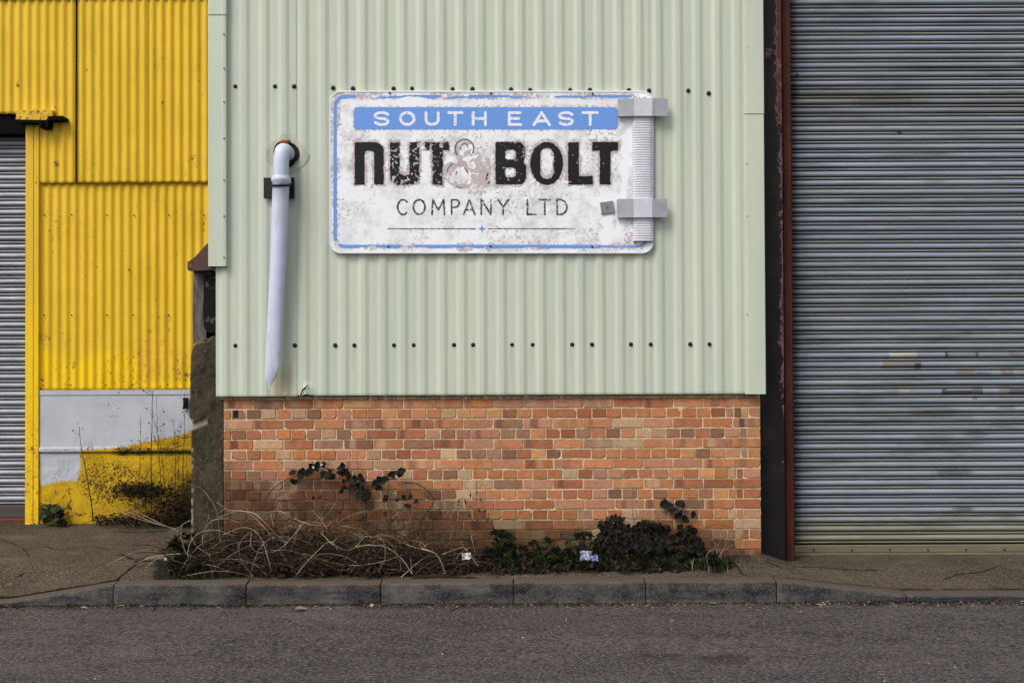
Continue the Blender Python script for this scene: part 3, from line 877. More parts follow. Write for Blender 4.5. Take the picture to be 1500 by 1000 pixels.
def wear_f(X, Y):
    d = np.full(X.shape, 1e9)
    for (_, f, _, _) in bigs: d = U(d, f(X, Y))
    big = fbm(X*.016, Y*.02, 91, 3)
    wv = .30+.22*smooth(.42, .72, big)
    wv = np.maximum(wv, .88*smooth(7, 1.0, d+(fbm(X*.12, Y*.12, 15)-.5)*9))
    wv = np.maximum(wv, (1.0-.5*smooth(.5, .62, fbm(X*.12, Y*.12, 88)))*smooth(4, -1, amp_ghost(X, Y))*np.where(Y < 232, .85, 1.05))
    ring = np.abs(sd_box(X, Y, 490.5, 141.5, 948, 361, 14))
    wv = np.maximum(wv, .72*smooth(9, 2, ring+(fbm(X*.05, Y*.05, 35)-.5)*16))
    tb = smooth(6, 0, np.abs(sd_box(X, Y, 518, 157, 905, 190, 6))); wv = np.maximum(wv, .66*tb)
    for (cx, cy, r, k) in ((700, 222, 20, .62), (708, 255, 20, .8), (520, 245, 12, .62), (925, 352, 22, .7), (745, 298, 26, .58), (700, 275, 30, .62), (820, 290, 30, .5), (612, 350, 30, .5), (860, 345, 30, .48), (505, 205, 14, .5), (540, 200, 20, .5), (600, 365, 14, .6), (686, 362, 16, .65)):
        wv = np.maximum(wv, k*smooth(r*1.3, r*.3, np.hypot(X-cx, Y-cy)+(fbm(X*.08, Y*.08, int(cx))-.5)*20))
    cl = U(sd_seg(X, Y, [(921, 190), (917, 235), (914, 285), (905, 345)], 6), sd_seg(X, Y, [(872, 296), (898, 288)], 9)); cl = U(cl, sd_seg(X, Y, [(890, 325), (890, 350)], 10))
    cl = U(cl, sd_seg(X, Y, [(676, 225), (690, 245)], 1)); cl = U(cl, sd_seg(X, Y, [(652, 222), (661, 232)], 2))
    cl = cl+(fbm(X*.12, Y*.12, 7, 4)-.5)*14
    wv = wv*(1-smooth(1.5, -1.5, cl))
    st = (np.abs(sd_box(X, Y, 497, 148, 940, 153)) < 2); wv = np.where((Y > 147) & (Y < 154) & (X > 500) & (X < 920), wv*.55, wv)
    return wv
zf = YSG
contour('sign_face', lambda X, Y: sd_box(X, Y, 483.3, 134, 956.5, 370.5, 16), (480, 130, 960, 374), 1.6, zf, M['signface'], SIGN, {'wear': wear_f})
# folded rim and tray behind the face
mb = MB()
def rrect(x0, y0, x1, y1, r, n=8):
    pts = []
    for (cx, cy, a) in ((x1-r, y0+r, 90), (x0+r, y0+r, 180), (x0+r, y1-r, 270), (x1-r, y1-r, 360)):
        pts += arc(cx, cy, r, r, a-90 if False else a-90, a, n) if False else [(cx+r*math.cos(R(a-90+90*i/n)), cy-r*math.sin(R(a-90+90*i/n))) for i in range(n+1)]
    return pts
out_ = rrect(482.6, 133.2, 957.3, 371.3, 17); k = len(out_)
inn = rrect(484.6, 135.2, 955.4, 369.4, 15)
def ringv(pts, y): return [mb.vert((P(a, b, YSG).x, y, P(a, b, YSG).z)) for a, b in pts]
r0 = ringv(inn, YSG+.0015); r0b = ringv(inn, YSG-.0035); r1 = ringv(out_, YSG-.0025); r2 = ringv(out_, YSG+.024)
for i in range(k):
    j = (i+1) % k
    for a, b in ((r0, r0b), (r0b, r1), (r1, r2)): mb.face((a[i], b[i], b[j], a[j]))
mb.face(r2)
mb.build('rim', M['signrim'], SIGN)
# blue work
def border(X, Y):
    s = np.abs(sd_box(X, Y, 490.8, 141.6, 948, 361, 15))-2.5
    top = smooth(560, 700, X)*((Y < 150))
    s = s+np.where(Y < 150, 1.3*smooth(.38, .62, fbm(X*.03, Y*.2, 61))*2.6*(X > 520), 0)+np.where((X > 880)&(Y > 340), 2*fbm(X*.1, Y*.1, 4), 0)
    s = np.where((Y < 155) & (X > 925), 5, s)
    return np.maximum(s, np.where((Y > 350) & (Y < 366), (fbm(X*.045, Y*.3, 66, 3)-.63)*25, -9))
contour('border_line', border, (484, 136, 956, 368), .9, zf-.0010, M['sblue'], SIGN, None, .5, .10, seed=3)
contour('banner', lambda X, Y: sd_box(X, Y, 518, 157.3, 905, 189.7, 6), (514, 154, 909, 193), .9, zf-.0012, M['sblue'], SIGN, None, .6, .06, seed=8, jsc=.3)
def star(X, Y): dx, dy = np.abs(X-706), np.abs(Y-335); return (np.sqrt(dx+.01)+np.sqrt(dy+.01)-2.75)*2
contour('star', star, (698, 327, 714, 343), .5, zf-.0010, M['sblue'], SIGN)
contour('rule_line', lambda X, Y: np.where(np.abs(X-706) < 9, 5, sd_box(X, Y, 567, 334.4, 843, 335.7)), (565, 332, 846, 338), .6, zf-.0010, M['sthin'], SIGN, None, .45, .13, seed=5)
for i, (nm, f, bx, chips) in enumerate(bigs):
    contour('letter', f, bx, .6, zf-.0012, M['sblack'], SIGN, None, 1.1 if chips < .2 else 1.5, .19+chips*.62, seed=20+i*3)
# faded ampersand: only scraps of its dark outline are left
def amp_line(X, Y):
    a = sd_seg(X, Y, arc(680.3, 218, 13.6, 13.8, -25, 222, 30), .9)
    a = U(a, sd_seg(X, Y, arc(680, 217, 5.2, 6.5, 10, 200, 16), .7)); a = U(a, sd_seg(X, Y, arc(676, 255, 21.5, 19, 130, 178, 10), .7))
    a = U(a, sd_seg(X, Y, arc(677, 255, 9, 9, 150, 185, 6), .7)); a = U(a, sd_seg(X, Y, [(681, 247), (685.5, 254)], .8)); a = U(a, sd_seg(X, Y, [(714.6, 254), (712, 263)], 1.1))
    a = U(a, sd_seg(X, Y, arc(680, 258, 19, 18, 235, 262, 6), .6)); return U(a, sd_seg(X, Y, [(717.5, 266.5), (714.5, 269)], 1.0))
contour('ampersand', amp_line, (655, 200, 722, 280), .5, zf-.0010, M['sthin'], SIGN, None, .35, .1, seed=77)
def strokes(name, fn_list, y, mat, rad, box, step, **kw):
    def f(X, Y):
        s = np.full(X.shape, 1e9)
        for pl in fn_list: s = U(s, sd_seg(X, Y, pl, rad))
        return s
    return contour(name, f, box, step, y, mat, SIGN, None, **kw)
def S_(cx, w_, y0, y1):
    m = (y0+y1)/2; h = (y1-y0)/4; a = w_/2
    return [arc(cx, y0+h, a, h, 20, 180)+arc(cx-0, y0+h, a, h, 180, 250, 4)+arc(cx, y1-h, a, h, 70, -160, 16)]
def big_O(cx, w_, y0, y1): return [arc(cx, (y0+y1)/2, w_/2, (y1-y0)/2, 0, 360, 28)]
t0, t1 = 165.2, 182.6
SE = [S_(559, 19, t0, t1), big_O(596.5, 20, t0, t1), [[(624, t0), (624, t1-7)]+arc(633, t1-7.5, 9, 7.5, 180, 360)+[(642, t0)]],
      [[(657, t0), (677, t0)], [(667, t0), (667, t1)]], [[(693, t0), (693, t1)], [(711, t0), (711, t1)], [(693, 174), (711, 174)]],
      [[(762, t0), (746, t0), (746, t1), (763, t1)], [(746, 173.8), (760, 173.8)]], [[(782, t1+.5), (793.5, t0), (805, t1+.5)], [(786.5, 177.5), (800.5, 177.5)]],
      S_(829, 19, t0, t1), [[(854, t0), (875, t0)], [(864.5, t0), (864.5, t1)]]]
for i, pl in enumerate(SE):
    xs_ = [p[0] for q in pl for p in q]
    strokes('letter', pl, zf-.0022, M['swhite'], 2.05, (min(xs_)-4, 161, max(xs_)+4, 188), .5, jit=.5, chips=.10 if i in (1, 2, 5) else .2, seed=100+i)
c0, c1 = 292.5, 314
CL = [[arc(590.5, 303.3, 8, 10.8, 45, 315, 20)], big_O(614, 17, c0, c1), [[(633, c1), (634, c0), (642, 308), (650, c0), (651, c1)]],
      [[(661.5, c1), (661.5, c0)]+arc(667, 298, 5.5, 5.5, 90, -90, 8)+[(661.5, 303.5)]], [[(679.5, c1), (687.5, c0), (695.5, c1)], [(682.5, 307), (692.5, 307)]],
      [[(705, c1), (705, c0), (719, c1), (719, c0)]], [[(729.5, c0), (737, 303)], [(745, c0), (737, 303), (737, c1)]],
      [[(772.5, c0), (772.5, c1), (785, c1)]], [[(790.5, c0), (806, c0)], [(798, c0), (798, c1)]], [[(816, c0), (816, c1), (821, c1)]+arc(821, 303.2, 9.5, 10.8, -90, 90, 12)+[(816, c0)]]]
for i, pl in enumerate(CL):
    xs_ = [p[0] for q in pl for p in q]
    strokes('letter', pl, zf-.0012, M['sthin'], 1.35, (min(xs_)-3, 289, max(xs_)+3, 318), .45, jit=.7, chips=.30, seed=200+i)
# raised bolt on the right of the sign
def prism(mb, px0, px1, py0, py1, cuts, ys):
    """vertical facets: cuts = pixel xs, ys = plane y at each cut"""
    zt = P((px0+px1)/2, py0, YSG).z; zb = P((px0+px1)/2, py1, YSG).z
    xs_ = [P(c, (py0+py1)/2, YSG).x for c in cuts]
    f = [(x, y) for x, y in zip(xs_, ys)]
    for (a, b) in zip(f, f[1:]): mb.quad((a[0], a[1], zb), (b[0], b[1], zb), (b[0], b[1], zt), (a[0], a[1], zt))
    mb.poly([(x, y, zt) for x, y in f]); mb.poly([(x, y, zb) for x, y in f][::-1])
BOLT = bpy.data.objects.new('bolt_relief', None)
mb = MB()
xa, xb = P(926.5, 250, YSG).x, P(955.5, 250, YSG).x
zt, zb = P(940, 150, YSG).z, P(940, 354, YSG).z
n = 60; L = []
pitch_t = (zt-zb)/57
for i in range(57*4+1):
    z = zt-(zt-zb)*i/(57*4); bul = [0, .0022, .003, .0022][i % 4]
    row = [(xa, YSG-.001, z)]
    for k in range(9):
        u = k/8; x = xa+(xb-xa)*u; row.append((x, YSG-.012-.018*math.sqrt(max(0, 1-(2*u-1)**2))*.9-bul, z))
    row.append((xb, YSG-.001, z)); L.append(row)
mb.grid(np.array(L)[::-1])
SH = mb.build('bolt_relief', M['silver'], SIGN)
def nut(px0, px1, py0, py1, c0_, c1_):
    mb = MB(); prism(mb, px0, px1, py0, py1, [px0, px0+.3, c0_-.6], [YSG-.012, YSG-.034, YSG-.046]); mb.build('nut_side', M['silver_shaded'], SH)
    m2 = MB(); prism(m2, px0, px1, py0, py1, [c1_+.6, px1-.3, px1], [YSG-.046, YSG-.034, YSG-.012])
    m2.build('nut_side', M['silver_shaded'], SH)
    mb = MB(); prism(mb, px0, px1, py0-.4, py1+.2, [c0_-.5, c0_-.3, c1_+.3, c1_+.5], [YSG-.004, YSG-.049, YSG-.049, YSG-.004])
    mb.build('nut_face', M['silver'], SH)
nut(904.5, 977.5, 146.5, 172, 928, 954); nut(903.5, 976.5, 292.5, 319.5, 927, 954)
# little zinc plate and rivets
mb = MB()
c = P(889.5, 304, YSG-.006); a = R(8)
hx_, hz_ = .048, .043
pp = [(c.x+u*hx_*math.cos(a)-v*hz_*math.sin(a), c.z+u*hx_*math.sin(a)+v*hz_*math.cos(a)) for u, v in ((-1, -1), (1, -1), (1, 1), (-1, 1))]
mb.poly([(x, YSG-.012, z) for x, z in pp])
for i in range(4):
    (x0_, z0_), (x1_, z1_) = pp[i], pp[(i+1) % 4]; mb.quad((x0_, YSG-.012, z0_), (x0_, YSG+.001, z0_), (x1_, YSG+.001, z1_), (x1_, YSG-.012, z1_))
PT = mb.build('patch_plate', M['zinc'], SIGN)
mb = MB(); cap_mesh(mb, c.x, c.z, YSG-.0125, .004); mb.build('rivet', M['blackcap'], PT)
for (px, py) in ((571, 136.5), (719, 137), (868, 137.5), (569, 361), (718.5, 360.5), (867.5, 361)):
    q = P(px, py, YSG); mb = MB(); cap_mesh(mb, q.x, q.z, YSG-.001, .0075); mb.build('rivet', M['blackcap'], SIGN)
# battens that hold the sign off the cladding
mb = MB()
for px in (560, 720, 880):
    q = P(px, 250, YSG); mb = MB(); mb.box(q.x-.02, q.x+.02, YSG+.0245, -.0475, P(px, 362, YSG).z, P(px, 142, YSG).z)
    mb.build('batten', M['zinc'], SIGN)

# ------------------------------------------------------------ drain pipe
YP = -.15
PIPE = empty('drain_pipe', P(405, 400, -.05), 'white plastic pipe hanging from a hole in the green wall, its end pinched', 'pipe')
# elbow
cx, cz = XZ(421, 228, -.05); r = .056
path = []
a0 = Vector((P(422, 226, -.06).x, -.02, P(422, 226, -.06).z)); a3 = P(411.5, 268, YP)
ctl = [a0, Vector((a0.x-.03, -.145, a0.z+.032)), P(411.8, 214, YP-.012), a3]
ctl[2].z += .0
for i in range(15):
    t = i/14; b = [(1-t)**3, 3*t*(1-t)**2, 3*t*t*(1-t), t**3]
    path.append(sum((ctl[k]*b[k] for k in range(4)), Vector((0, 0, 0))))
mb = MB(); mb.tube(path, r, 24); mb.build('elbow', M['pvc'], PIPE, smooth_=True)
# sleeve: round at the collar, flattened and slanted towards its pinched tip
def pm(px, py, y=YP): return P(px, py, y)
rows = [(258, 399, 424.5, 1.0), (262, 397.5, 426, 1), (266, 397.5, 426, 1), (268, 399.5, 424, 1), (300, 398.5, 422.2, .98), (350, 397, 420.5, .9), (400, 395.0, 418, .8), (440, 393, 415.3, .7),
        (480, 391, 413, .6), (520, 389.3, 411.3, .48), (535, 388.6, 411, .42), (545, 388.2, 407.5, .36), (552, 388.2, 404.5, .3), (557, 388.6, 401.8, .26), (560, 390.5, 399.5, .22), (564, 392.6, 397.0, .16), (568, 393.6, 395.3, .12), (572, 394.2, 394.8, .1)]
mb = MB(); L = []
for (py, xl, xr, fl) in rows:
    cc = P((xl+xr)/2, py, YP+.03*(1-fl)); hw = (P(xr, py, YP).x-P(xl, py, YP).x)/2
    hd = max(.0025, hw*fl if hw > .03 else hw*fl)
    L.append([(cc.x+hw*math.cos(2*math.pi*k/24), cc.y-hd*math.sin(2*math.pi*k/24), cc.z) for k in range(25)])
mb.grid(np.array(L)[::-1]); mb.build('sleeve', M['pvc'], PIPE, smooth_=True)
def ring_tube(px, py, y, rr, tr, dz, mat, name, parent, flat=1):
    c = P(px, py, y); pts = [(c.x+rr*math.cos(2*math.pi*k/28), c.y-rr*math.sin(2*math.pi*k/28)*flat, c.z+dz*math.sin(2*math.pi*k/28)) for k in range(29)]
    mb = MB(); mb.tube(pts, tr, 8); return mb.build(name, mat, parent, smooth_=True)
ring_tube(411.5, 259, YP, .062, .004, -.008, M['blackplate'], 'clamp_ring', PIPE)
ring_tube(411.3, 271.5, YP, .066, .009, -.012, M['blackplate'], 'clamp_ring', PIPE)
mb = MB()
x0_, z1_ = XZ(386.5, 260.5, -.07); x1_, z0_ = XZ(431.5, 291, -.07)
mb.box(x0_, x1_, -.078, -.068, z0_, z1_, .003)
mb.box((x0_+x1_)/2-.012, (x0_+x1_)/2+.02, YP+.05, -.072, z0_+.05, z1_-.04)
BR = mb.build('bracket', M['blackplate'], PIPE)
q = P(426, 268, -.08); mb = MB(); cap_mesh(mb, q.x, q.z, -.079, .006); mb.build('screw', M['silver'], BR)
# foam plug in the collar
mb = MB()
for i in range(9):
    q = P(404.5+i*1.4+rnd.uniform(-1, 1), 269.5-abs(i-4)*.5, YP-.062+abs(i-4)*.0042); s_ = rnd.uniform(.006, .011)
    mb.tube([q+Vector((0, .01, -s_)), q, q+Vector((0, .01, s_))], [s_*.5, s_, s_*.4], 6)
mb.build('filler', M['foam'], PIPE)
# wall hole, foam and sealant smear belong to the building
mb = MB(); n = 30; zz = []
yh = -.0555
pts = []
for k in range(n):
    a = 2*math.pi*k/n; rr = .094*(1+.06*math.sin(3*a+1)+.04*rnd.uniform(-1, 1))
    pts.append((a0.x-.018+rr*math.cos(a), yh, a0.z-.0+rr*1.08*math.sin(a)))
mb.poly(pts[::-1]); mb.build('pipe_hole', M['hole'], sheets[0])
mb = MB(); L = []
for k in range(49):
    a = 2*math.pi*k/48; f = float(fbm(math.cos(a)*2+5, math.sin(a)*2+5, 9))
    L.append([(a0.x-.018+rr_*math.cos(a), min(float(clad_y(a0.x-.018+rr_*math.cos(a)))-.0045, -.036), a0.z+rr_*math.sin(a)) for rr_ in np.linspace(.085, .105+.075*f, 9)])
mb.grid(np.array(L)[:, ::-1]); mb.build('sealant_smear', M['sealant'], sheets[0])
mb = MB()
for i in range(10):
    q = P(412+rnd.uniform(0, 11), 208+rnd.uniform(-2, 3), -.085); s_ = rnd.uniform(.008, .016)
    mb.tube([q+Vector((-s_, 0, 0)), q+Vector((0, .004, .004)), q+Vector((s_, 0, 0))], [s_*.6, s_, s_*.5], 6)
mb.build('filler', M['foam'], PIPE)

# ------------------------------------------------------------ concrete pier with coping between the units
PIER = empty('concrete_pier', (XPL+.12, .1, 0), 'broken dark concrete pier with a brown coping between yellow wall and brick base', 'pier')
yp = .01
def slab(mb, prof_px, y0, y1, nsub=1, rough=.0):   # extrude a pixel outline between two planes
    f = [P(a, b, y0) for a, b in prof_px]
    A = [(p.x, y0, p.z) for p in f]; B = [(p.x, y1, p.z) for p in f]
    mb.poly(A); mb.poly(B[::-1]); k = len(A)
    for i in range(k): mb.quad(A[i], B[i], B[(i+1) % k], A[(i+1) % k])
# lower body with a rough front
def pl_left(py): return np.interp(py, [488, 500, 512, 545, 610, 620, 632, 700, 780, 830], [296, 287, 279.5, 278, 277, 281, 279.5, 280, 279, 279])
zs_ = np.linspace(486, 838, 120); L = []; chip = []
for py in zs_:
    xl = float(pl_left(py))+rnd.uniform(-.5, .5); xr = 326.5 if py > 578 else 322
    row = []
    tp = P(xl, py, yp); row.append((tp.x+.004, YW+.02, tp.z)); chip.append(0)
    for k in range(22):
        u = k/21; px = xl+(xr-xl)*u; pyc = max(py, 487+(1-u)*14 if py < 505 else py)
        q = P(px, pyc if py < 505 else py, yp)
        ed_ = max(0, 1-u*14)+0
        dd = (float(fbm(px*.11, py*.09, 6))-.5)*.012+.014*ed_
        # broken flake
        fl_ = smooth(5, 0, abs(py-(624-(px-283)*.42))-2.0)*(px < 303)
        dd += .018*float(fl_)
        row.append((q.x, yp+dd, q.z))
        dg = 503-(px-283)*.52
        c_ = float(smooth(6, 1, abs(py-dg-4)))*.8*(float(fbm(px*.2, py*.2, 2)) > .42)
        c_ = max(c_, float(fl_)*.95, .9*(u < .05)*(float(fbm(1, py*.12, 8)) > .55))
        chip.append(c_)
    tp = P(xr, py, yp); row.append((tp.x, YW*.3, tp.z)); chip.append(0)
    L.append(row)
mb = MB(); mb.grid(np.array(L)[::-1]); ch_ = np.array(chip).reshape(len(L), -1)[::-1].ravel()
mb.build('shaft', M['conc'], PIER, vattr={'chip': ch_})
mb = MB(); slab(mb, [(298, 398), (316, 398), (316, 488), (303, 487), (299, 480), (297, 455), (298.5, 420)], yp+.01, .9); mb.build('black_render', M['blackren'], PIER)
mb = MB(); slab(mb, [(283.5, 393), (302, 393), (302, 500), (289, 506), (283, 503), (282, 460)], yp+.07, YW); mb.build('grey_edge', M['greyedge'], PIER)
mb = MB(); slab(mb, [(274.5, 384), (286, 376), (303, 357), (322, 338), (322, 400), (316, 398), (309, 395), (303, 396), (275, 396)], yp-.05, YW*.99)
mb.build('coping', M['coping'], PIER)

# ------------------------------------------------------------ yellow unit
XYE = XZ(330, 400, YW)[0]
YEL = empty('yellow_warehouse', (XZ(160, 700, YW)[0], YW, ZYW), 'yellow painted corrugated metal unit with flaking lilac and yellow lower wall', 'warehouse')
def corr(name, x0, x1, z0, z1, y, ph_, wearf, freshf, step=.025, curl=None):
    pc = .0762
    n = int((x1-x0)/pc*10)+1; xs = np.linspace(x0, x1, n); zs = np.linspace(z0, z1, max(4, int((z1-z0)/step)))
    XX, ZZ = np.meshgrid(xs, zs)
    s = np.cos(2*np.pi*(XX-ph_)/pc)
    YY = y-.0078*np.sign(s)*np.abs(s)**.85+(fbm(XX*1.4, ZZ*.9, 17)-.5)*.01
    ZZ2 = ZZ+np.where(ZZ < z0+.001, (fbm(XX*6, XX*0, 3)-.5)*.012, 0)
    mb = MB(); mb.grid(np.stack([XX, YY, ZZ2], -1))
    PX = 750+(XX)/(YW+D)*FPX; PY = 518-(ZZ-HC)/(YW+D)*FPX
    return mb.build(name, M['yellow'], YEL, smooth_=True, vattr={'wear': wearf(PX, PY).ravel(), 'fresh': freshf(PX, PY).ravel()}, solid=.001)
def wear_up(X, Y):
    w_ = .14+.22*smooth(.4, .7, fbm(X*.03, Y*.015, 3))
    w_ = np.maximum(w_, .8*smooth(9, 0, Y-0)*fbm(X*.2, Y*.2, 6)); w_ = np.maximum(w_, .38*smooth(255, 300, X)*fbm(X*.05, Y*.02, 12))
    for (cx, cy, r, k) in ((29, 122, 5, .9), (85, 239, 5, .9), (239, 149, 4, .9), (288, 235, 12, .62), (65, 190, 8, .6), (117, 260, 8, .6), (165, 238, 14, .35)):
        w_ = np.maximum(w_, k*smooth(r*1.2, r*.5, np.hypot(X-cx, (Y-cy)*.8)))
    return w_
def wear_lo(X, Y):
    w_ = .16+.22*smooth(.4, .7, fbm(X*.03, Y*.015, 4))+.28*smooth(440, 570, Y)*fbm(X*.04, Y*.03, 5)*1.3
    for (cx, cy, r, k) in ((58, 555, 9, .95), (60, 490, 7, .7), (95, 560, 6, .7), (110, 531, 5, .9), (270, 545, 14, .75), (70, 492, 6, .8), (56, 570, 10, .9)):
        w_ = np.maximum(w_, k*smooth(r*1.3, r*.4, np.hypot(X-cx, (Y-cy)*.7)))
    return w_
nofresh = lambda X, Y: .18*smooth(.5, .7, fbm(X*.01, Y*.004, 9))
def fresh_lo(X, Y):
    b = np.interp(X, [40, 60, 110, 135, 200, 212, 250, 285], [470, 505, 530, 512, 512, 560, 555, 540])
    return smooth(-8, 10, Y-b+(fbm(X*.1, Y*.1, 8)-.5)*14)*.85+nofresh(X, Y)*.4
Z0u = XZ(200, 269, YW)[1]; Z0l = XZ(200, 570.5, YW)[1]; Zd = XZ(20, 168, YW)[1]; ZYT = 5.2
def X_(px, py=250): return XZ(px, py, YW)[0]
phu = X_(147, 150); phl = X_(147+3.0, 400)
corr('cladding_sheet', -9.2, X_(15), Zd, ZYT, YW-.030, phu, wear_up, nofresh)
mbx = corr('cladding_sheet', X_(14), X_(55), Zd, ZYT, YW-.033, phu, wear_up, nofresh)
corr('cladding_sheet', X_(54.5), X_(115), Z0u-.001, ZYT, YW-.033, phu, wear_up, nofresh)
corr('cladding_sheet', X_(115), X_(220), Z0u, ZYT, YW-.038, phu+.01, wear_up, nofresh)
corr('cladding_sheet', X_(219), X_(330), Z0u, ZYT, YW-.035, phu+.004, wear_up, nofresh)
corr('lower_cladding_sheet', X_(60), X_(330), Z0l, Z0u+.12, YW-.012, phl, wear_lo, fresh_lo)
mb = MB()
for px_, w2 in ((114.6, .0018),):
    x_, z_ = XZ(px_, 100, YW); mb.box(x_-w2, x_+w2, YW-.05, YW-.03, Zd if px_ < 20 else Z0u, ZYT)
mb.build('sheet_seam', M['dark'], YEL)
mb = MB(); x0_, x1_ = -9.2, X_(330)
zz_ = XZ(150, 1, YW)[1]; mb.box(x0_, x1_, YW-.055, YW-.02, zz_, zz_+.3, .004)
mb.build('gutter_band', M['dark'], YEL)
# fixings of the lower sheet
for (px, py) in ((65.5, 315), (105, 314.5), (157, 315), (196.5, 315.5), (247.5, 315.5), (299, 315.5), (65, 461.5), (105, 461.5), (157, 461.5), (195, 461.5), (247, 461.5), (63.5, 564), (103.5, 564), (155, 564), (193.5, 564), (245.5, 563), (189, 395)):
    q = P(px, py, YW-.022); mb = MB(); cap_mesh(mb, q.x, q.z, YW-.022, .0065); mb.build('screw', M['blackcap'], YEL)
# jamb beside the left shutter
mb = MB(); jx0, jx1, jz1 = X_(40, 400), X_(60, 400), XZ(50, 182, YW)[1]
zs = np.linspace(ZYW-.05, jz1, 130); L = []
prof = [(0, .16), (0, .0), (.004, -.004), (.55, -.004), (.57, .004), (.62, .004), (.64, -.008), (.97, -.008), (1, 0), (1, .05)]
for z in zs: L.append([(jx0+(jx1-jx0)*u, YW-.03+dy, z) for u, dy in prof])
mb.grid(np.array(L)[::-1]); G_ = np.array(L)[::-1].reshape(-1, 3)
PX = 750+G_[:, 0]/(YW+D)*FPX; PY = 518-(G_[:, 2]-HC)/(YW+D)*FPX
wj = .22+.5*smooth(500, 740, PY)*fbm(PX*.1, PY*.04, 3)*1.4+.9*smooth(22, 5, PY-178)*fbm(PX*.3, PY*.1, 4)
wj = np.maximum(wj, .95*smooth(8, 3, np.hypot(PX-50, (PY-655)))); wj = np.maximum(wj, .85*smooth(8, 3, np.hypot(PX-44, (PY-713))))
wj = np.maximum(wj, .8*smooth(735, 768, PY))
mb.build('door_jamb', M['yellow'], YEL, vattr={'wear': wj, 'fresh': smooth(400, 500, PY)*.85})
# lower wall in flaking paint
mb = MB(); x0_, x1_ = X_(60, 700), X_(335, 700)
z_top = XZ(150, 571, YW)[1]; z_l1 = XZ(150, 579, YW)[1]; z_sh = XZ(150, 655, YW)[1]; z_sh2 = XZ(150, 661, YW)[1]; z_b = ZYW-.08
rows = [(z_top, .04), (z_top, .0), (z_l1+.006, .0), (z_l1+.003, .012), (z_l1, .012), (z_l1-.002, .004)]
rows += [(z_l1-.002-(z_l1-z_sh)*k/38, .004) for k in range(1, 38)]
rows += [(z_sh+.006, .004), (z_sh, -.012), (z_sh-.012, -.014), (z_sh2+.004, -.012), (z_sh2, .022), (z_sh2-.012, .022), (z_sh2-.016, .008)]
rows += [(z_sh2-.016-(z_sh2-z_b)*k/52, .008) for k in range(1, 53)]
xs = np.linspace(x0_, x1_, 170); L = []
for (z, dy) in rows: L.append([(x, YW-.028+dy+(float(fbm(x*14, z*14, 5))-.5)*.008*(z < z_sh2), z) for x in xs])
mb.grid(np.array(L)[::-1]); G_ = np.array(L)[::-1].reshape(-1, 3)
PX = 750+G_[:, 0]/(YW+D)*FPX-1.5; PY = 518-(G_[:, 2]-HC)/(YW+D)*FPX+3
ub = np.interp(PX, [55, 118, 150, 185, 200, 240, 262, 280], [672, 664, 658, 654, 650, 642, 638, 632])
lb = np.interp(PX, [55, 75, 90, 112, 118, 119], [712, 707, 704, 704, 690, 640])
li = np.where(PY < 658, smooth(9, -9, PY-ub), smooth(8, -8, PY-lb)*smooth(124, 114, PX))
wp = .22+.5*smooth(.42, .7, fbm(PX*.05, PY*.05, 6)); wp = np.where(li > .5, .16+.4*smooth(.5, .75, fbm(PX*.06, PY*.05, 66)), wp)
wp = np.maximum(wp, .78*smooth(12, 0, np.abs(PY-752))*smooth(.35, .6, fbm(PX*.06, PY*.1, 3))); wp = np.maximum(wp, .72*smooth(695, 760, PY)*smooth(115, 70, PX)*fbm(PX*.08, PY*.08, 3)*1.6)
wp = np.maximum(wp, .85*smooth(9, 0, np.abs(PY-657))*(PX > 80)*smooth(.3, .55, fbm(PX*.03, PY*.1, 8)))
wp = np.maximum(wp, .66*smooth(60, 20, np.hypot((PX-160)*.7, PY-705)))
so_ = np.maximum(smooth(740, 768, PY)*smooth(100, 200, PX), smooth(212, 285, PX)*smooth(655, 730, PY)*.85)
so_ = np.maximum(so_, .8*smooth(18, 4, np.abs(PY-(716-(PX-160)*.0))+(fbm(PX*.1, PY*.1, 9)-.5)*14)*smooth(155, 185, PX)*smooth(262, 225, PX))
so_ = np.maximum(so_, .7*smooth(7, 2, np.abs(PY-663))*smooth(150, 175, PX)); so_ = np.maximum(so_, .5*smooth(762, 768, PY))
so_ = np.maximum(so_, .55*smooth(60, 10, np.abs(PX-255))*smooth(575, 660, PY)*fbm(PX*.06, PY*.06, 10))
mb.build('painted_base_wall', M['plinth'], YEL, vattr={'lilac': li, 'wear': wp, 'soil': so_})
# latch
mb = MB(); q = P(272, 590, YW-.05); mb.box(q.x-.018, q.x+.014, YW-.07, YW-.024, q.z-.045, q.z+.045, .006); mb.tube([q+Vector((-.01, -.02, .04)), q+Vector((0, -.025, .0)), q+Vector((-.012, -.02, -.05))], .009, 6)
mb.build('latch', M['blackcap'], YEL)
# rusty gutter bracket over the door head and the flat bar beside it
mb = MB(); bp = [(23, 175), (24, 165), (27, 161.5), (52, 160.5), (77, 161.5), (76, 172), (70, 172), (68, 176)]
slab(mb, bp, YW-.10, YW-.02); kk = len(mb.v)
mb.build('gutter_stub', M['yellow'], YEL, vattr={'wear': np.full(kk, .72), 'fresh': np.full(kk, .4)})
mb = MB(); slab(mb, [(23, 175.8), (70, 175.8), (70, 170.5), (92, 169.8), (93, 175), (71, 176.5), (70, 186), (58, 187), (57, 179.5), (23, 179.5)], YW-.13, YW-.03)
mb.tube([P(31, 177, YW-.12), P(31, 183, YW-.12)], .012, 8); mb.tube([P(61, 177, YW-.14), P(61, 184, YW-.14)], .012, 8)
mb.build('bracket_bar', M['dark'], YEL)
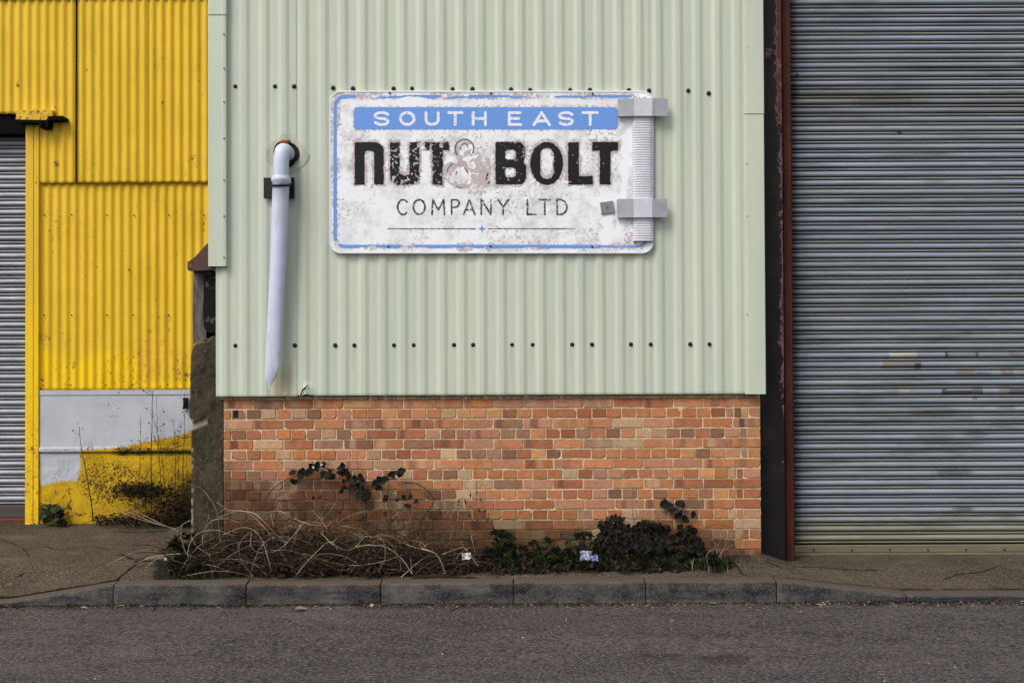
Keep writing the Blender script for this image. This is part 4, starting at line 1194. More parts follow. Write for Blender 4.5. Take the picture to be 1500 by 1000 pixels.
# structure behind
mb = MB(); mb.box(X_(58), X_(345), YW+.012, YW+.2, ZYW-.1, ZYT-.01); mb.box(-9.2, X_(58), YW+.34, YW+.45, ZYW-.1, ZYT-.01); mb.box(-9.2, X_(58), YW+.0, YW+.34, Zd+.02, Zd+.4)
mb.box(-9.2, -4.55-1.6, YW-.01, YW+.34, ZYW-.1, Zd+.05)
mb.build('backing_wall', M['dark'], YEL)
mb = MB(); mb.box(-9.3, X_(345), YW-.15, 10, ZYT, ZYT+.2, .02); mb.build('roof', M['felt'], YEL)

# ------------------------------------------------------------ roller shutters
def curtain(name, x0, x1, z0, z1, y, pt, paint, parent, depth=.013, nx=120):
    prof = [(0, .10), (.03, .42), (.10, .74), (.20, .95), (.30, 1), (.40, .95), (.48, .78), (.535, .45), (.555, -.5), (.66, -.5), (.675, .25), (.71, .45), (.77, .5), (.83, .42), (.87, .22), (.885, -.4), (.955, -.4)]
    xs = np.linspace(x0, x1, nx); rows = []; hs = []
    n = int((z1-z0)/pt)+1
    for k in range(n):
        for (t, dp) in prof:
            z = z0+(k+1)*pt-t*pt
            rows.append(z); hs.append(dp)
    order = np.argsort(rows); rows = np.array(rows)[order]; hs = np.array(hs)[order]; tt = np.tile(0, len(rows))
    XX, ZZ = np.meshgrid(xs, rows); HH = np.repeat(hs[:, None], nx, 1)
    YY = y-depth*HH+(fbm(XX*.9, ZZ*7, 21)-.5)*.006
    ZZ2 = ZZ+(fbm(XX*.7, ZZ*2.5, 23)-.5)*.004
    mb = MB(); mb.grid(np.stack([XX, YY, ZZ2], -1))
    return mb.build(name, M['slat'], parent, smooth_=True, vattr={'paint': paint(XX, ZZ, HH).reshape(-1, 3)})
RS = empty('roller_shutter', (XZ(1330, 700, YS)[0], YS, ZRS), 'large blue grey steel roller shutter closed down to the pavement beside the brick wall', 'roller shutter')
sx0 = XZ(1158, 400, YS)[0]; sx1 = 6.6
railz1 = XZ(1300, 796.5, YS)[1]
A3 = lambda c: np.array(c[:3])
def paint_r(XX, ZZ, HH):
    PX = 750+XX/(YS+D)*FPX+2; PY = 518-(ZZ-HC)/(YS+D)*FPX-2
    c = np.zeros(XX.shape+(3,)); c[:] = A3(lin(142, 150, 162))
    def put(c, m, colr): return c*(1-m[..., None])+A3(lin(*colr))*m[..., None]
    row = np.floor((ZZ-railz1)/.0718)
    rv = vnoise(row*7.3, row*0, 3)
    c = c*(.90+.2*rv[..., None])
    fr = ((ZZ-railz1)/.0718) % 1; bead = ((fr > .10)&(fr < .34))
    c = np.where(bead[..., None], A3(lin(150, 150, 148))*.95, c)
    c = put(c, .35*smooth(.5, .8, fbm(XX*.8, ZZ*2, 5)), (120, 122, 116))
    c = put(c, .6*smooth(32, 8, np.abs(PY-148))*fbm(XX*2, ZZ*12, 5)*1.3, (108, 104, 88))
    c = put(c, .85*smooth(735, 790, PY), (140, 134, 108))
    c = put(c, .5*smooth(.6, .8, fbm(XX*1.8, ZZ*14, 15)), (92, 90, 84))
    c = put(c, .8*smooth(16, 3, PX-1160), (52, 46, 42))  # shadow along the left edge, painted into the slat colour
    hi = (HH > .25)
    for (a, b, y0, y1, cc, k) in ((1304, 1344, 515, 525, (190, 188, 162), .8), (1294, 1304, 530, 540, (138, 112, 78), .8), (1304, 1350, 530, 539, (126, 118, 112), .7), (1341, 1350, 533, 540, (60, 46, 38), .8),
                             (1386, 1434, 517, 525, (112, 110, 108), .6), (1385, 1389, 517, 524, (40, 40, 40), .8), (1429, 1433, 516, 522, (40, 40, 40), .8), (1400, 1428, 541, 550, (134, 112, 100), .7), (1466, 1485, 541, 550, (130, 104, 86), .7),
                             (1380, 1388, 569, 577, (56, 44, 42), .85), (1388, 1424, 573, 577, (60, 48, 44), .8), (1424, 1440, 568, 576, (74, 62, 58), .75), (1462, 1478, 568, 575, (132, 108, 84), .8), (1478, 1500, 571, 577, (56, 50, 48), .7),
                             (1317, 1332, 568, 576, (168, 166, 150), .5), (1484, 1500, 515, 524, (122, 116, 110), .6), (1478, 1486, 515, 521, (86, 80, 76), .5)):
        m = ((PX > a) & (PX < b) & (PY > y0-1) & (PY < y1+1))*k*np.clip(.6+.8*fbm(PX*.3, PY*.5, int(a)), 0, 1)
        c = put(c, np.clip(m*hi, 0, 1), cc)
    for (cx, cy, rx, ry, k) in ((1172, 110, 3, 3, .95), (1322, 195, 4.5, 3.5, .9), (1395, 692, 30, 6, .55), (1428, 637, 22, 6, .4), (1410, 745, 16, 4, .6), (1165, 135, 10, 14, .6), (1300, 150, 60, 8, .3), (1440, 548, 14, 3, .4), (1428, 584, 4, 3, .6), (1475, 598, 14, 4, .4), (1380, 100, 70, 4, .3), (1260, 28, 60, 8, .25)):
        m = k*smooth(1.2, .5, np.hypot((PX-cx)/rx, (PY-cy)/ry)+(fbm(PX*.2, PY*.2, 9)-.5)*.7); c = put(c, m, (34, 34, 34))
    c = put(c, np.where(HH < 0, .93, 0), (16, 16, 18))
    return c
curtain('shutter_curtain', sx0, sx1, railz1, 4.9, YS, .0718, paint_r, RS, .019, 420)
mb = MB(); mb.box(sx0, sx1, YS-.016, YS+.02, ZRS+.030, railz1-.004, .006); mb.box(sx0, sx1, YS-.024, YS+.01, ZRS+.012, ZRS+.029, .003); L_ = len(mb.v)
for x in np.arange(sx0+.06, sx1, .3): cap_mesh(mb, float(x)+.1, ZRS+.055, YS-.017, .008)
v = np.array(mb.v); mbp = np.tile(A3(lin(124, 117, 94)), (len(v), 1)); mbp[L_:] = A3(lin(60, 50, 40))
mb.build('bottom_rail', M['slat'], RS, vattr={'paint': mbp})
mb = MB(); mb.box(sx0-.02, sx1, YS-.004, YS+.03, ZRS-.12, ZRS+.010); mb.box(sx0-.1, sx1+.3, YS+.05, YS+.15, ZRS-.1, 4.9); mb.build('dark_backing', M['dark'], RS)
mb = MB(); mb.box(sx0-.3, sx1+.3, YS-.2, YS+.4, 4.92, 5.6, .01); mb.build('head_box', M['felt'], RS)
# steel column between the green unit and the shutter
COL = empty('steel_column', (XZ(1140, 700, .2)[0], .2, ZRS), 'tall steel column in flaking black paint and red oxide beside the shutter', 'column')
cx0 = XZ(1119, 500, .12)[0]-.25; cx1 = XZ(1148, 500, .12)[0]
xs = np.linspace(cx0, cx1, 40); zs = np.linspace(-.12, 4.9, 220); XX, ZZ = np.meshgrid(xs, zs)
YY = .12+0*XX
PX = 750+XX/(.12+D)*FPX
pe = smooth(1126, 1150, PX+(fbm(ZZ*.8, ZZ*0, 4)-.5)*14)*.95
pe = np.maximum(pe*(.72+.28*smooth(2.8, 4.2, ZZ)), .62*smooth(.12, 0, np.abs(ZZ-(XZ(1130, 75, .12)[1]))))
pe = pe*(.55+.45*smooth(.1, 1.6, ZZ))
mb = MB(); mb.grid(np.stack([XX, YY, ZZ], -1)); k0 = len(mb.v)
mb.box(cx0, cx1, .1215, .135, -.12, 4.9); mb.box(cx0+.1, cx0+.112, .135, .30, -.12, 4.9)
mb.build('flange', M['column'], COL, vattr={'peel': np.concatenate([pe.ravel(), np.full(len(mb.v)-k0, .3)])})
g0, g1 = XZ(1144, 500, .30)[0], XZ(1156, 500, .30)[0]
mb = MB(); mb.box(g0, g1, .20, .46, -.12, 4.9, .004); mb.build('shutter_guide', M['redox'], COL)
mb = MB(); mb.box(g1+.002, g1+.022, .27, .455, -.12, 4.9, .002); mb.build('guide_channel', M['blackplate'], COL)
# left shutter
LS = empty('roller_shutter', (X_(-60), YW+.12, ZYW), 'dark grey galvanised roller shutter at the left edge under the yellow cladding', 'roller shutter')
ry1 = XZ(20, 739, YW+.12)[1]; ry0 = XZ(20, 757, YW+.12)[1]
def paint_l(XX, ZZ, HH):
    c = np.zeros(XX.shape+(3,)); c[:] = A3(lin(140, 143, 150))
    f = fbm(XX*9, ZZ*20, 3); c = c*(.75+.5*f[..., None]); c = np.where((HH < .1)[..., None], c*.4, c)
    return c
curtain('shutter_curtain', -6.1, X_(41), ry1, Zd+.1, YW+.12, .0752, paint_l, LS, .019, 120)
mb = MB(); mb.box(-6.1, X_(41), YW+.10, YW+.13, ry0, ry1-.002, .003); mbp = np.tile(A3(lin(78, 72, 68)), (len(mb.v), 1)); mb.build('bottom_rail', M['slat'], LS, vattr={'paint': mbp})
mb = MB(); mb.box(-6.1, X_(40.5), YW+.02, YW+.3, ZYW-.12, ry0-.003, .004); tag(mb.build('door_step', M['redbrickstep'], origin=(X_(-60), YW+.1, ZYW)), 'low dull red painted step under the left shutter', 'step')
mb = MB(); mb.box(-6.1, X_(40), YW-.01, YW+.3, XZ(20, 196, YW)[1], Zd+.2, .0); mb.build('shutter_hood', M['dark'], LS)

# ------------------------------------------------------------ plants
def cane(mb, pts, r0, r1, c, n=5):
    # smooth the control polygon (Catmull-Rom)
    q = [Vector(p) for p in pts]; q = [q[0]*2-q[1]]+q+[q[-1]*2-q[-2]]; out = []
    for i in range(1, len(q)-2):
        for k in range(5):
            t = k/5; a, b, c_, d = q[i-1], q[i], q[i+1], q[i+2]
            out.append(.5*((2*b)+(c_-a)*t+(2*a-5*b+4*c_-d)*t*t+(3*b-a-3*c_+d)*t**3))
    out.append(q[-2]); m = len(out); f0 = len(mb.f)
    out = [p+Vector((rnd.uniform(-1, 1), rnd.uniform(-1, 1), rnd.uniform(-1, 1)))*r0*.5 for p in out]
    mb.tube(out, [(r0+(r1-r0)*i/(m-1))*(1.25 if i % 5 == 0 else 1) for i in range(m)], n, c)
    ph_ = rnd.uniform(0, 99)
    for k in range(f0, len(mb.f)):
        v = .55+.7*float(vnoise(ph_+(k-f0)/n*.4, 1, 3)); mb.c[k] = tuple(x*v for x in c[:3])
def leaf(mb, p, size, c, nrm=None, up=None, curl=.25, wide=.8, pts=7):
    nrm = (nrm or Vector((rnd.uniform(-1, 1), -1.0, rnd.uniform(-.3, 1)))).normalized()
    up = up or Vector((rnd.uniform(-1, 1), rnd.uniform(-.4, .4), rnd.uniform(-1, .7)))
    up = (up-nrm*up.dot(nrm)); up = up.normalized() if up.length > 1e-4 else Vector((1, 0, 0)); sd = nrm.cross(up)
    p = Vector(p); n0 = len(mb.v)
    out = [(0, -.02), (.32, .12), (.5, .42), (.34, .74), (0, 1.05), (-.34, .74), (-.5, .42), (-.32, .12)]
    mid = [(0, .12), (0, .42), (0, .74)]
    for (a, b) in out: mb.v.append(tuple(p+sd*a*size*wide*2*.9+up*b*size+nrm*(abs(a)*curl*size-.25*curl*size*b*b)))
    for (a, b) in mid: mb.v.append(tuple(p+up*b*size+nrm*(-.12*curl*size-.25*curl*size*b*b)))
    c2 = tuple(x*.8 for x in c[:3])
    for f, cc in (((0, 1, 8), c), ((1, 2, 9, 8), c), ((2, 3, 10, 9), c), ((3, 4, 10), c), ((0, 8, 7), c2), ((7, 8, 9, 6), c2), ((6, 9, 10, 5), c2), ((5, 10, 4), c2)):
        mb.face([n0+i for i in f], cc)
def gz(x, y): return float(ground_z(x, y))
PALE = [lin(164, 150, 126), lin(142, 126, 102), lin(178, 166, 144), lin(104, 90, 72), lin(86, 72, 56)]
DSTEM = [lin(58, 42, 30), lin(74, 56, 38), lin(46, 34, 26), lin(40, 34, 24)]
# --- dead bramble tangle
TG = empty('dead_bramble', (XZ(420, 820, -.2)[0], -.2, 0), 'tangle of pale dead bramble canes heaped against pier and brick base', 'bramble')
mb = MB()
tr = [   # traced canes: photo pixels with a depth
 ([(293, 713), (306, 728), (317, 748), (321, 775), (325, 805)], -.22, .0042), ([(318, 735), (335, 747), (360, 749), (385, 770), (410, 800)], -.16, .0046),
 ([(320, 758), (340, 750), (364, 749), (380, 757), (408, 786)], -.2, .004), ([(370, 748), (378, 733), (388, 719)], -.12, .0035),
 ([(278, 762), (266, 770), (266, 788), (272, 808), (280, 815)], -.36, .004), ([(284, 768), (280, 782), (288, 800), (306, 812), (308, 828)], -.33, .004),
 ([(306, 757), (300, 775), (298, 800), (312, 815)], -.3, .0035), ([(368, 781), (368, 800), (380, 809), (400, 808), (420, 795), (445, 765)], -.3, .0045),
 ([(380, 785), (390, 798), (402, 806)], -.26, .0035), ([(348, 780), (349, 795), (344, 815)], -.3, .004),
 ([(450, 733), (453, 742), (465, 755), (475, 768), (482, 780), (484, 800)], -.2, .0042), ([(480, 706), (486, 722), (478, 742), (462, 766)], -.14, .0042),
 ([(492, 737), (474, 760), (464, 775)], -.2, .003), ([(390, 750), (410, 748), (432, 760), (458, 768), (480, 770)], -.26, .004),
 ([(400, 780), (425, 770), (450, 764), (470, 768), (474, 785)], -.3, .0048), ([(440, 768), (428, 800), (424, 825)], -.3, .004),
 ([(470, 780), (485, 795), (505, 805), (520, 802)], -.34, .0045), ([(445, 810), (480, 822), (520, 828), (560, 822), (590, 812)], -.4, .004),
 ([(500, 795), (530, 785), (550, 765), (572, 757)], -.24, .0042), ([(540, 785), (560, 790), (564, 815), (554, 838)], -.4, .0045),
 ([(520, 800), (545, 798), (570, 803), (590, 820), (604, 840)], -.42, .0045), ([(500, 770), (530, 776), (545, 788)], -.25, .0035),
 ([(545, 786), (570, 785), (595, 797), (620, 805), (640, 812), (650, 838)], -.4, .0045), ([(618, 803), (640, 812), (652, 838), (645, 838)], -.42, .0035),
 ([(497, 763), (520, 752), (540, 748)], -.14, .003), ([(600, 765), (612, 785), (624, 803)], -.2, .0035), ([(648, 812), (665, 805), (680, 802), (690, 815), (700, 828)], -.38, .0035),
 ([(660, 755), (663, 775), (657, 797)], -.1, .0025), ([(690, 785), (697, 810)], -.2, .003), ([(560, 760), (590, 768), (612, 775), (618, 790)], -.18, .0035),
 ([(575, 757), (582, 750), (560, 742), (540, 752)], -.2, .0035), ([(640, 700), (660, 712), (668, 732), (650, 758)], -.05, .0022)]
for (pl, y, r_) in tr:
    n_ = len(pl); c = rnd.choice(PALE[:4]); pts = [P(a, b, y+rnd.uniform(-.03, .03)+.04*math.sin(i)) for i, (a, b) in enumerate(pl)]
    cane(mb, pts, r_*.74, r_*.36, c)
    for k in range(rnd.randint(1, 3)):
        b0 = pts[rnd.randint(0, len(pts)-1)]; dv = Vector((rnd.uniform(-1, 1), rnd.uniform(-.4, .1), rnd.uniform(-.3, 1))).normalized()*rnd.uniform(.05, .14)
        cane(mb, [b0, b0+dv*.5+Vector((0, 0, rnd.uniform(-.015, .02))), b0+dv], r_*.4, r_*.15, c, 4)
def rand_cane(px0, px1, hmax, r_, c, ysp=(-.05, -.42), ln=6, step=.09, droop=.16):
    px = rnd.uniform(px0, px1); x = XZ(px, 815, -.2)[0]; y = rnd.uniform(*ysp)
    z = gz(x, y)+rnd.uniform(0, .05); d = Vector((rnd.uniform(-1, 1), rnd.uniform(-.3, .2), rnd.uniform(.2, 1.2))).normalized()
    pts = [Vector((x, y, z))]; tw_ = rnd.uniform(-.35, .35)
    for i in range(ln):
        d = (d+Vector((tw_+rnd.uniform(-.25, .25), rnd.uniform(-.2, .2), -droop*(1+pts[-1].z/hmax*2)+rnd.uniform(-.1, .1)))).normalized()
        p = pts[-1]+d*step*rnd.uniform(.7, 1.3); p.y = min(-.02, max(-.44, p.y)); p.z = max(gz(p.x, p.y)+.005, p.z); pts.append(p)
    cane(mb, pts, r_, r_*.5, c, 4)
for i in range(60): rand_cane(268, 500, .30, rnd.uniform(.0013, .0026), rnd.choice(PALE))
for i in range(36): rand_cane(480, 700, .2, rnd.uniform(.0012, .0022), rnd.choice(PALE), ln=5, step=.07)
mb.build('cane', M['cane'], TG)
mb = MB()
for i in range(420): rand_cane(266, 640, .40, rnd.uniform(.0014, .003), rnd.choice(DSTEM), ysp=(-.03, -.38), ln=5)
for i in range(60): rand_cane(560, 720, .2, rnd.uniform(.0012, .002), rnd.choice(DSTEM), ln=4, step=.06)
for i in range(150): rand_cane(266, 520, .3, rnd.uniform(.0008, .0016), rnd.choice(DSTEM+PALE[3:]), ln=7, step=.05)
mb.build('dark_stem', M['cane'], TG)
# --- leaf litter and undergrowth under everything
DL = [lin(34, 26, 18), lin(48, 34, 22), lin(26, 24, 17), lin(60, 44, 30), lin(28, 30, 20)]
mb = MB()
for i in range(8200):
    px = rnd.uniform(262, 1060); x = XZ(px, 815, -.2)[0]
    lo = np.interp(px, [262, 290, 480, 700, 1000, 1060], [-.38, -.46, -.42, -.38, -.34, -.2])
    lo += (float(fbm(x*6, 2, 52))-.4)*.16; y = rnd.uniform(lo, -.01); hh = np.interp(px, [262, 300, 420, 520, 640, 700, 1060], [.06, .20, .24, .16, .09, .06, .04])
    z = gz(x, y)+rnd.random()**2*hh*(1 if y > -.3 else .5)
    leaf(mb, (x, y, z), rnd.uniform(.012, .032), rnd.choice(DL), Vector((rnd.uniform(-1, 1), rnd.uniform(-1, 0), rnd.uniform(.1, 1))), curl=.5)
tag(mb.build('leaf_litter', M['leaf'], origin=(-1, -.2, 0)), 'dark rotting leaves and soil piled along the wall foot', 'leaf litter', kind='stuff')
# --- leafy clumps
def blade(mb, x, y, z, h, c, lean=.5, w_=.0022):
    d = Vector((rnd.uniform(-1, 1), rnd.uniform(-1, .3), 0))*lean; p0 = Vector((x, y, z)); p1 = p0+Vector((d.x*h*.35, d.y*h*.35, h*.65)); p2 = p0+Vector((d.x*h, d.y*h, h*(.95 if lean < .6 else .75)))
    s = Vector((w_, 0, 0)) if rnd.random() < .6 else Vector((w_*.6, w_*.8, 0))
    n = len(mb.v); mb.v += [tuple(p0-s), tuple(p0+s), tuple(p1-s*.8), tuple(p1+s*.8), tuple(p2)]
    mb.face((n, n+1, n+3, n+2), c); mb.face((n+2, n+3, n+4), c)
GRS = [lin(36, 44, 22), lin(28, 34, 17), lin(46, 50, 28), lin(22, 27, 14), lin(66, 60, 38), lin(90, 82, 58)]
def grass_patch(name, pxs, ysp, n, h, label, cols=GRS):
    mb = MB()
    for i in range(n):
        px = rnd.gauss((pxs[0]+pxs[1])/2, (pxs[1]-pxs[0])/4); y = rnd.uniform(*ysp); x = XZ(px, 820, y)[0]; dn = float(fbm(x*7, y*7, 51))
        if y < ysp[0]+.22*dn or dn < .36: continue
        blade(mb, x, y, gz(x, y)-.004, h*rnd.uniform(.25, 1.1)*min(1.2, dn*1.9), rnd.choice(cols), rnd.uniform(.2, 1.1), rnd.uniform(.0014, .003))
    tag(mb.build(name, M['leaf'], origin=(XZ((pxs[0]+pxs[1])/2, 820, -.3)[0], -.3, 0)), label, 'grass', kind='stuff')
grass_patch('grass', (250, 320), (-.52, -.28), 1300, .085, 'dark grass at the foot of the concrete pier')
grass_patch('grass', (870, 1075), (-.42, -.1), 2600, .075, 'low dark grass along the right part of the brick wall')
grass_patch('grass', (700, 900), (-.42, -.12), 1500, .055, 'short weeds and grass below the paper litter')
grass_patch('grass', (400, 640), (-.44, -.25), 500, .05, 'sparse grass below the dead brambles', GRS[3:])
def ivy_clump(name, outline, base, n, size, cols, label, cat, ysp=(-.28, -.03), stems=True, wd=.8):
    """leaves through a mound whose top follows outline (px, py)"""
    ox = [p[0] for p in outline]; oy = [p[1] for p in outline]
    ctr = P((ox[0]+ox[-1])/2, base, -.15); root = empty(name, (ctr.x, -.15, 0), label, cat)
    mb = MB(); ms = MB()
    for i in range(n):
        px = rnd.uniform(ox[0], ox[-1]); top = np.interp(px, ox, oy)
        t = rnd.random()**.8; py = base+(top-base)*t+rnd.uniform(-2, 3)
        y = ysp[0]+(ysp[1]-ysp[0])*(t**.7)*rnd.uniform(.6, 1.15); y = min(-.015, y)
        if float(fbm(px*.09, py*.12, 4)) < (.39 if wd > .5 else .48): continue
        p = P(px, py, y); p.z = max(p.z, gz(p.x, p.y)+.004)
        c = rnd.choice(cols); c = tuple(v*rnd.uniform(.6, 1.5) for v in c[:3])
        if wd < .5:
            if i % 4: continue
            for q_ in range(rnd.randint(5, 8)):
                a_ = rnd.uniform(0, 6.28); u_ = Vector((math.cos(a_), -.4, math.sin(a_)*.8+.35)).normalized()
                leaf(mb, p, size*rnd.uniform(.9, 1.9), tuple(v*rnd.uniform(.7, 1.5) for v in c[:3]), Vector((rnd.uniform(-.4, .4), -1, .6)), u_, wide=wd*.62, curl=.5)
        else: leaf(mb, p, size*rnd.uniform(.5, 1.25), c, wide=wd, curl=.5)
        if stems and i % 9 == 0:
            g_ = Vector((p.x+rnd.uniform(-.08, .08), -.08, gz(p.x, -.08))); ms.tube([g_, (g_+p)/2+Vector((rnd.uniform(-.03, .03), 0, .03)), p], .0014, 4, rnd.choice(DSTEM))
    mb.build('foliage', M['leaf'], root)
    if ms.f: ms.build('stem', M['cane'], root)
    return root
IV = [lin(20, 26, 17), lin(24, 26, 20), lin(32, 26, 22), lin(16, 20, 14), lin(38, 25, 21)]
WD = [lin(26, 34, 18), lin(34, 42, 23), lin(20, 26, 15), lin(44, 50, 30), lin(30, 28, 20), lin(58, 68, 38), lin(50, 60, 34)]
IVY = ivy_clump('ivy', [(875, 795), (882, 766), (895, 757), (908, 757), (922, 768), (950, 763), (965, 772), (985, 764), (1002, 766), (1018, 778), (1030, 800)], 806, 900, .031, IV, 'dark leaved ivy mound climbing the brick wall at its right part', 'ivy', (-.2, -.03))
ivy_clump('weed_clump', [(708, 818), (716, 798), (724, 779), (738, 777), (752, 790), (775, 794), (800, 789), (826, 796), (845, 784), (862, 778), (882, 806)], 826, 2300, .024, WD, 'green leafy weeds between white paper and blue litter packet', 'weeds', (-.34, -.06), True, .36)
ivy_clump('weed_clump', [(870, 812), (900, 806), (925, 812), (950, 802), (980, 811), (1000, 806), (1040, 812), (1070, 822)], 827, 1100, .02, WD, 'small leaved weeds under the ivy mound', 'weeds', (-.36, -.1), True, .3)
ivy_clump('weed_clump', [(248, 800), (262, 780), (280, 775), (296, 800)], 835, 500, .022, WD[:3], 'dark weeds in front of the left corner of the concrete pier', 'weeds', (-.44, -.12), True, .3)
# ivy sprig
SP = empty('ivy_sprig', (XZ(995, 770, -.04)[0], -.04, P(995, 770, -.04).z), 'small upright ivy sprig on the bricks above the ivy mound', 'ivy')
mb = MB(); ms = MB()
for (px, py, s_) in ((980, 736, .055), (993, 733, .05), (988, 742, .06), (975, 738, .045), (990, 750, .055), (1007, 757, .05), (1012, 752, .04), (985, 737, .05), (996, 738, .04)):
    leaf(mb, P(px, py, -.035), s_, rnd.choice(IV[:3]), Vector((rnd.uniform(-.4, .4), -1, rnd.uniform(0, .6))), Vector((rnd.uniform(-1, 1), 0, rnd.uniform(-1, .1))), wide=.9)
cane(ms, [P(1000, 790, -.05), P(998, 768, -.04), P(992, 750, -.03), P(984, 738, -.03)], .003, .0015, DSTEM[0]); cane(ms, [P(1018, 785, -.05), P(1014, 768, -.04), P(1008, 756, -.03)], .002, .0014, DSTEM[0])
mb.build('foliage', M['leaf'], SP); ms.build('stem', M['cane'], SP)
# bramble arching on the wall, with leaves
BRM = empty('bramble_runner', (XZ(520, 800, -.05)[0], -.05, 0), 'dark leaved bramble runner arching across the lower left bricks', 'bramble')
mb = MB(); ms = MB()
cane(ms, [P(388, 730, -.05), P(400, 716, -.04), P(420, 702, -.04), P(440, 695, -.045), P(468, 684, -.05), P(497, 692, -.05), P(520, 706, -.05), P(545, 712, -.05), P(570, 702, -.05), P(590, 697, -.045)], .0032, .002, DSTEM[0])
cane(ms, [P(590, 707, -.04), P(612, 709, -.05), P(630, 722, -.06), P(634, 736, -.06), P(622, 755, -.06), P(610, 785, -.07)], .0035, .003, DSTEM[2])
cane(ms, [P(570, 702, -.04), P(568, 730, -.04), P(570, 745, -.05), P(590, 775, -.07)], .0022, .002, DSTEM[2]); cane(ms, [P(535, 730, -.04), P(537, 765, -.05), P(538, 800, -.08)], .0026, .0022, DSTEM[2])
cane(ms, [P(523, 690, -.03), P(524, 672, -.03), P(523, 661, -.03)], .0014, .0008, DSTEM[0]); cane(ms, [P(465, 680, -.03), P(463, 668, -.03)], .0014, .001, DSTEM[0]); cane(ms, [P(470, 682, -.03), P(477, 668, -.03), P(480, 664, -.03)], .0014, .001, DSTEM[0])
cane(ms, [P(605, 745, -.04), P(615, 735, -.05), P(616, 715, -.05), P(605, 700, -.04)], .0016, .001, DSTEM[1])
for k in range(26):
    q = P(626+rnd.gauss(0, 6), 758+rnd.gauss(0, 5), -.05); ms.tube([q, q+Vector((rnd.uniform(-.04, .04), rnd.uniform(-.03, 0), rnd.uniform(-.05, .04)))], .0012, 4, rnd.choice(DSTEM))
for (px, py, s_) in ((434, 697, .07), (429, 701, .05), (452, 688, .06), (448, 692, .05), (455, 694, .045), (463, 680, .06), (468, 684, .06), (474, 678, .04), (480, 694, .07), (486, 697, .06), (498, 688, .07), (501, 682, .055), (503, 697, .07), (508, 700, .05),
                     (522, 700, .055), (527, 706, .07), (520, 708, .05), (531, 712, .05), (504, 712, .045), (508, 716, .04), (501, 717, .04), (526, 722, .095), (531, 724, .08), (552, 708, .06), (560, 703, .07), (557, 712, .05), (551, 703, .04), (575, 697, .06), (580, 695, .065), (586, 693, .045),
                     (596, 728, .045), (604, 737, .05), (585, 733, .035), (563, 729, .03), (532, 760, .03), (600, 742, .04)):
    for q_ in range(2): leaf(mb, P(px+rnd.uniform(-4, 4), py-2+rnd.uniform(-4, 4), -.06), s_*rnd.uniform(.55, .85), rnd.choice(IV), Vector((rnd.uniform(-.7, .7), -1, rnd.uniform(-.1, .8))), Vector((rnd.uniform(-1, 1), 0, rnd.uniform(-1, .2))), curl=.35, wide=.85)
for (px, py) in ((460, 683), (471.5, 678.5), (582, 697)):
    leaf(mb, P(px, py, -.09), .017, lin(165, 160, 158), Vector((0, -1, .3)))
for (px, py) in ((462, 728), (470, 731), (564, 726), (560, 732), (499, 753), (566, 754), (574, 760)):
    leaf(mb, P(px, py, -.05), .03, lin(74, 32, 20), Vector((.2, -1, .3)), curl=.8)
for k in range(16):
    a = rnd.uniform(350, 690); h_ = rnd.uniform(40, 95); dx_ = rnd.uniform(-16, 16)
    cane(ms, [P(a, 812, -.1), P(a+dx_*.3, 812-h_*.5, -.06), P(a+dx_, 812-h_, -.04)], .0014, .0007, rnd.choice(DSTEM), 4)
mb.build('foliage', M['leaf'], BRM); ms.build('stem', M['cane'], BRM)
# thin dry stalk on the bricks
mb = MB(); cane(mb, [P(700, 812, -.1), P(698, 760, -.05), P(698, 715, -.04), P(697, 690, -.035), P(701, 664, -.03)], .0022, .001, DSTEM[1])
for (a, b, c_, d) in ((698, 720, 706, 708), (698, 735, 690, 722), (698, 690, 692, 697), (699, 680, 706, 672), (700, 672, 695, 664), (698, 748, 712, 738), (698, 700, 705, 697), (700, 668, 705, 662)):
    cane(mb, [P(a, b, -.04), P((a+c_)/2, (b+d)/2+1, -.045), P(c_, d, -.05)], .0012, .0007, DSTEM[1])
for k in range(22):
    a = rnd.uniform(670, 716); leaf(mb, P(a, rnd.uniform(720, 775), -.045), rnd.uniform(.01, .022), lin(62, 54, 34))
tag(mb.build('dry_stalk', M['cane'], origin=(XZ(699, 812, -.1)[0], -.1, 0)), 'single thin dry weed stalk standing against the middle of the brick wall', 'weed')
mb = MB()
for k in range(16):
    a = 1058+rnd.gauss(0, 14); t_ = rnd.uniform(-22, 26); cane(mb, [P(a, 822, -.18), P(a+t_*.3, 808, -.15), P(a+t_, rnd.uniform(772, 800), -.1)], .0011, .0007, rnd.choice(PALE[1:]))
cane(mb, [P(1015, 790, -.1), P(1040, 770, -.08), P(1065, 770, -.06), P(1090, 788, -.06)], .002, .001, DSTEM[1]); cane(mb, [P(1085, 800, -.1), P(1088, 770, -.05), P(1092, 740, -.04)], .001, .0008, DSTEM[1])
for k in range(14): blade(mb, XZ(1030+rnd.gauss(0, 12), 822, -.3)[0], -.3+rnd.uniform(-.05, .08), gz(1.4, -.3), rnd.uniform(.04, .1), lin(150, 146, 120), .3, .002)
tag(mb.build('dry_grass_tuft', M['cane'], origin=(XZ(1060, 815, -.1)[0], -.1, 0)), 'pale dry grass stems near the right end of the brick wall', 'grass tuft')
for (pl, y) in (([(946, 790), (928, 760), (927, 720), (926, 715)], -.03), ([(882, 800), (893, 780), (892, 770)], -.22), ([(948, 803), (944, 785), (937, 770)], -.22), ([(840, 800), (858, 778), (868, 769)], -.2)):
    mb = MB(); cane(mb, [P(a, b, y) for a, b in pl], .0022, .0012, DSTEM[1]); mb.build('twig', M['cane'], IVY)
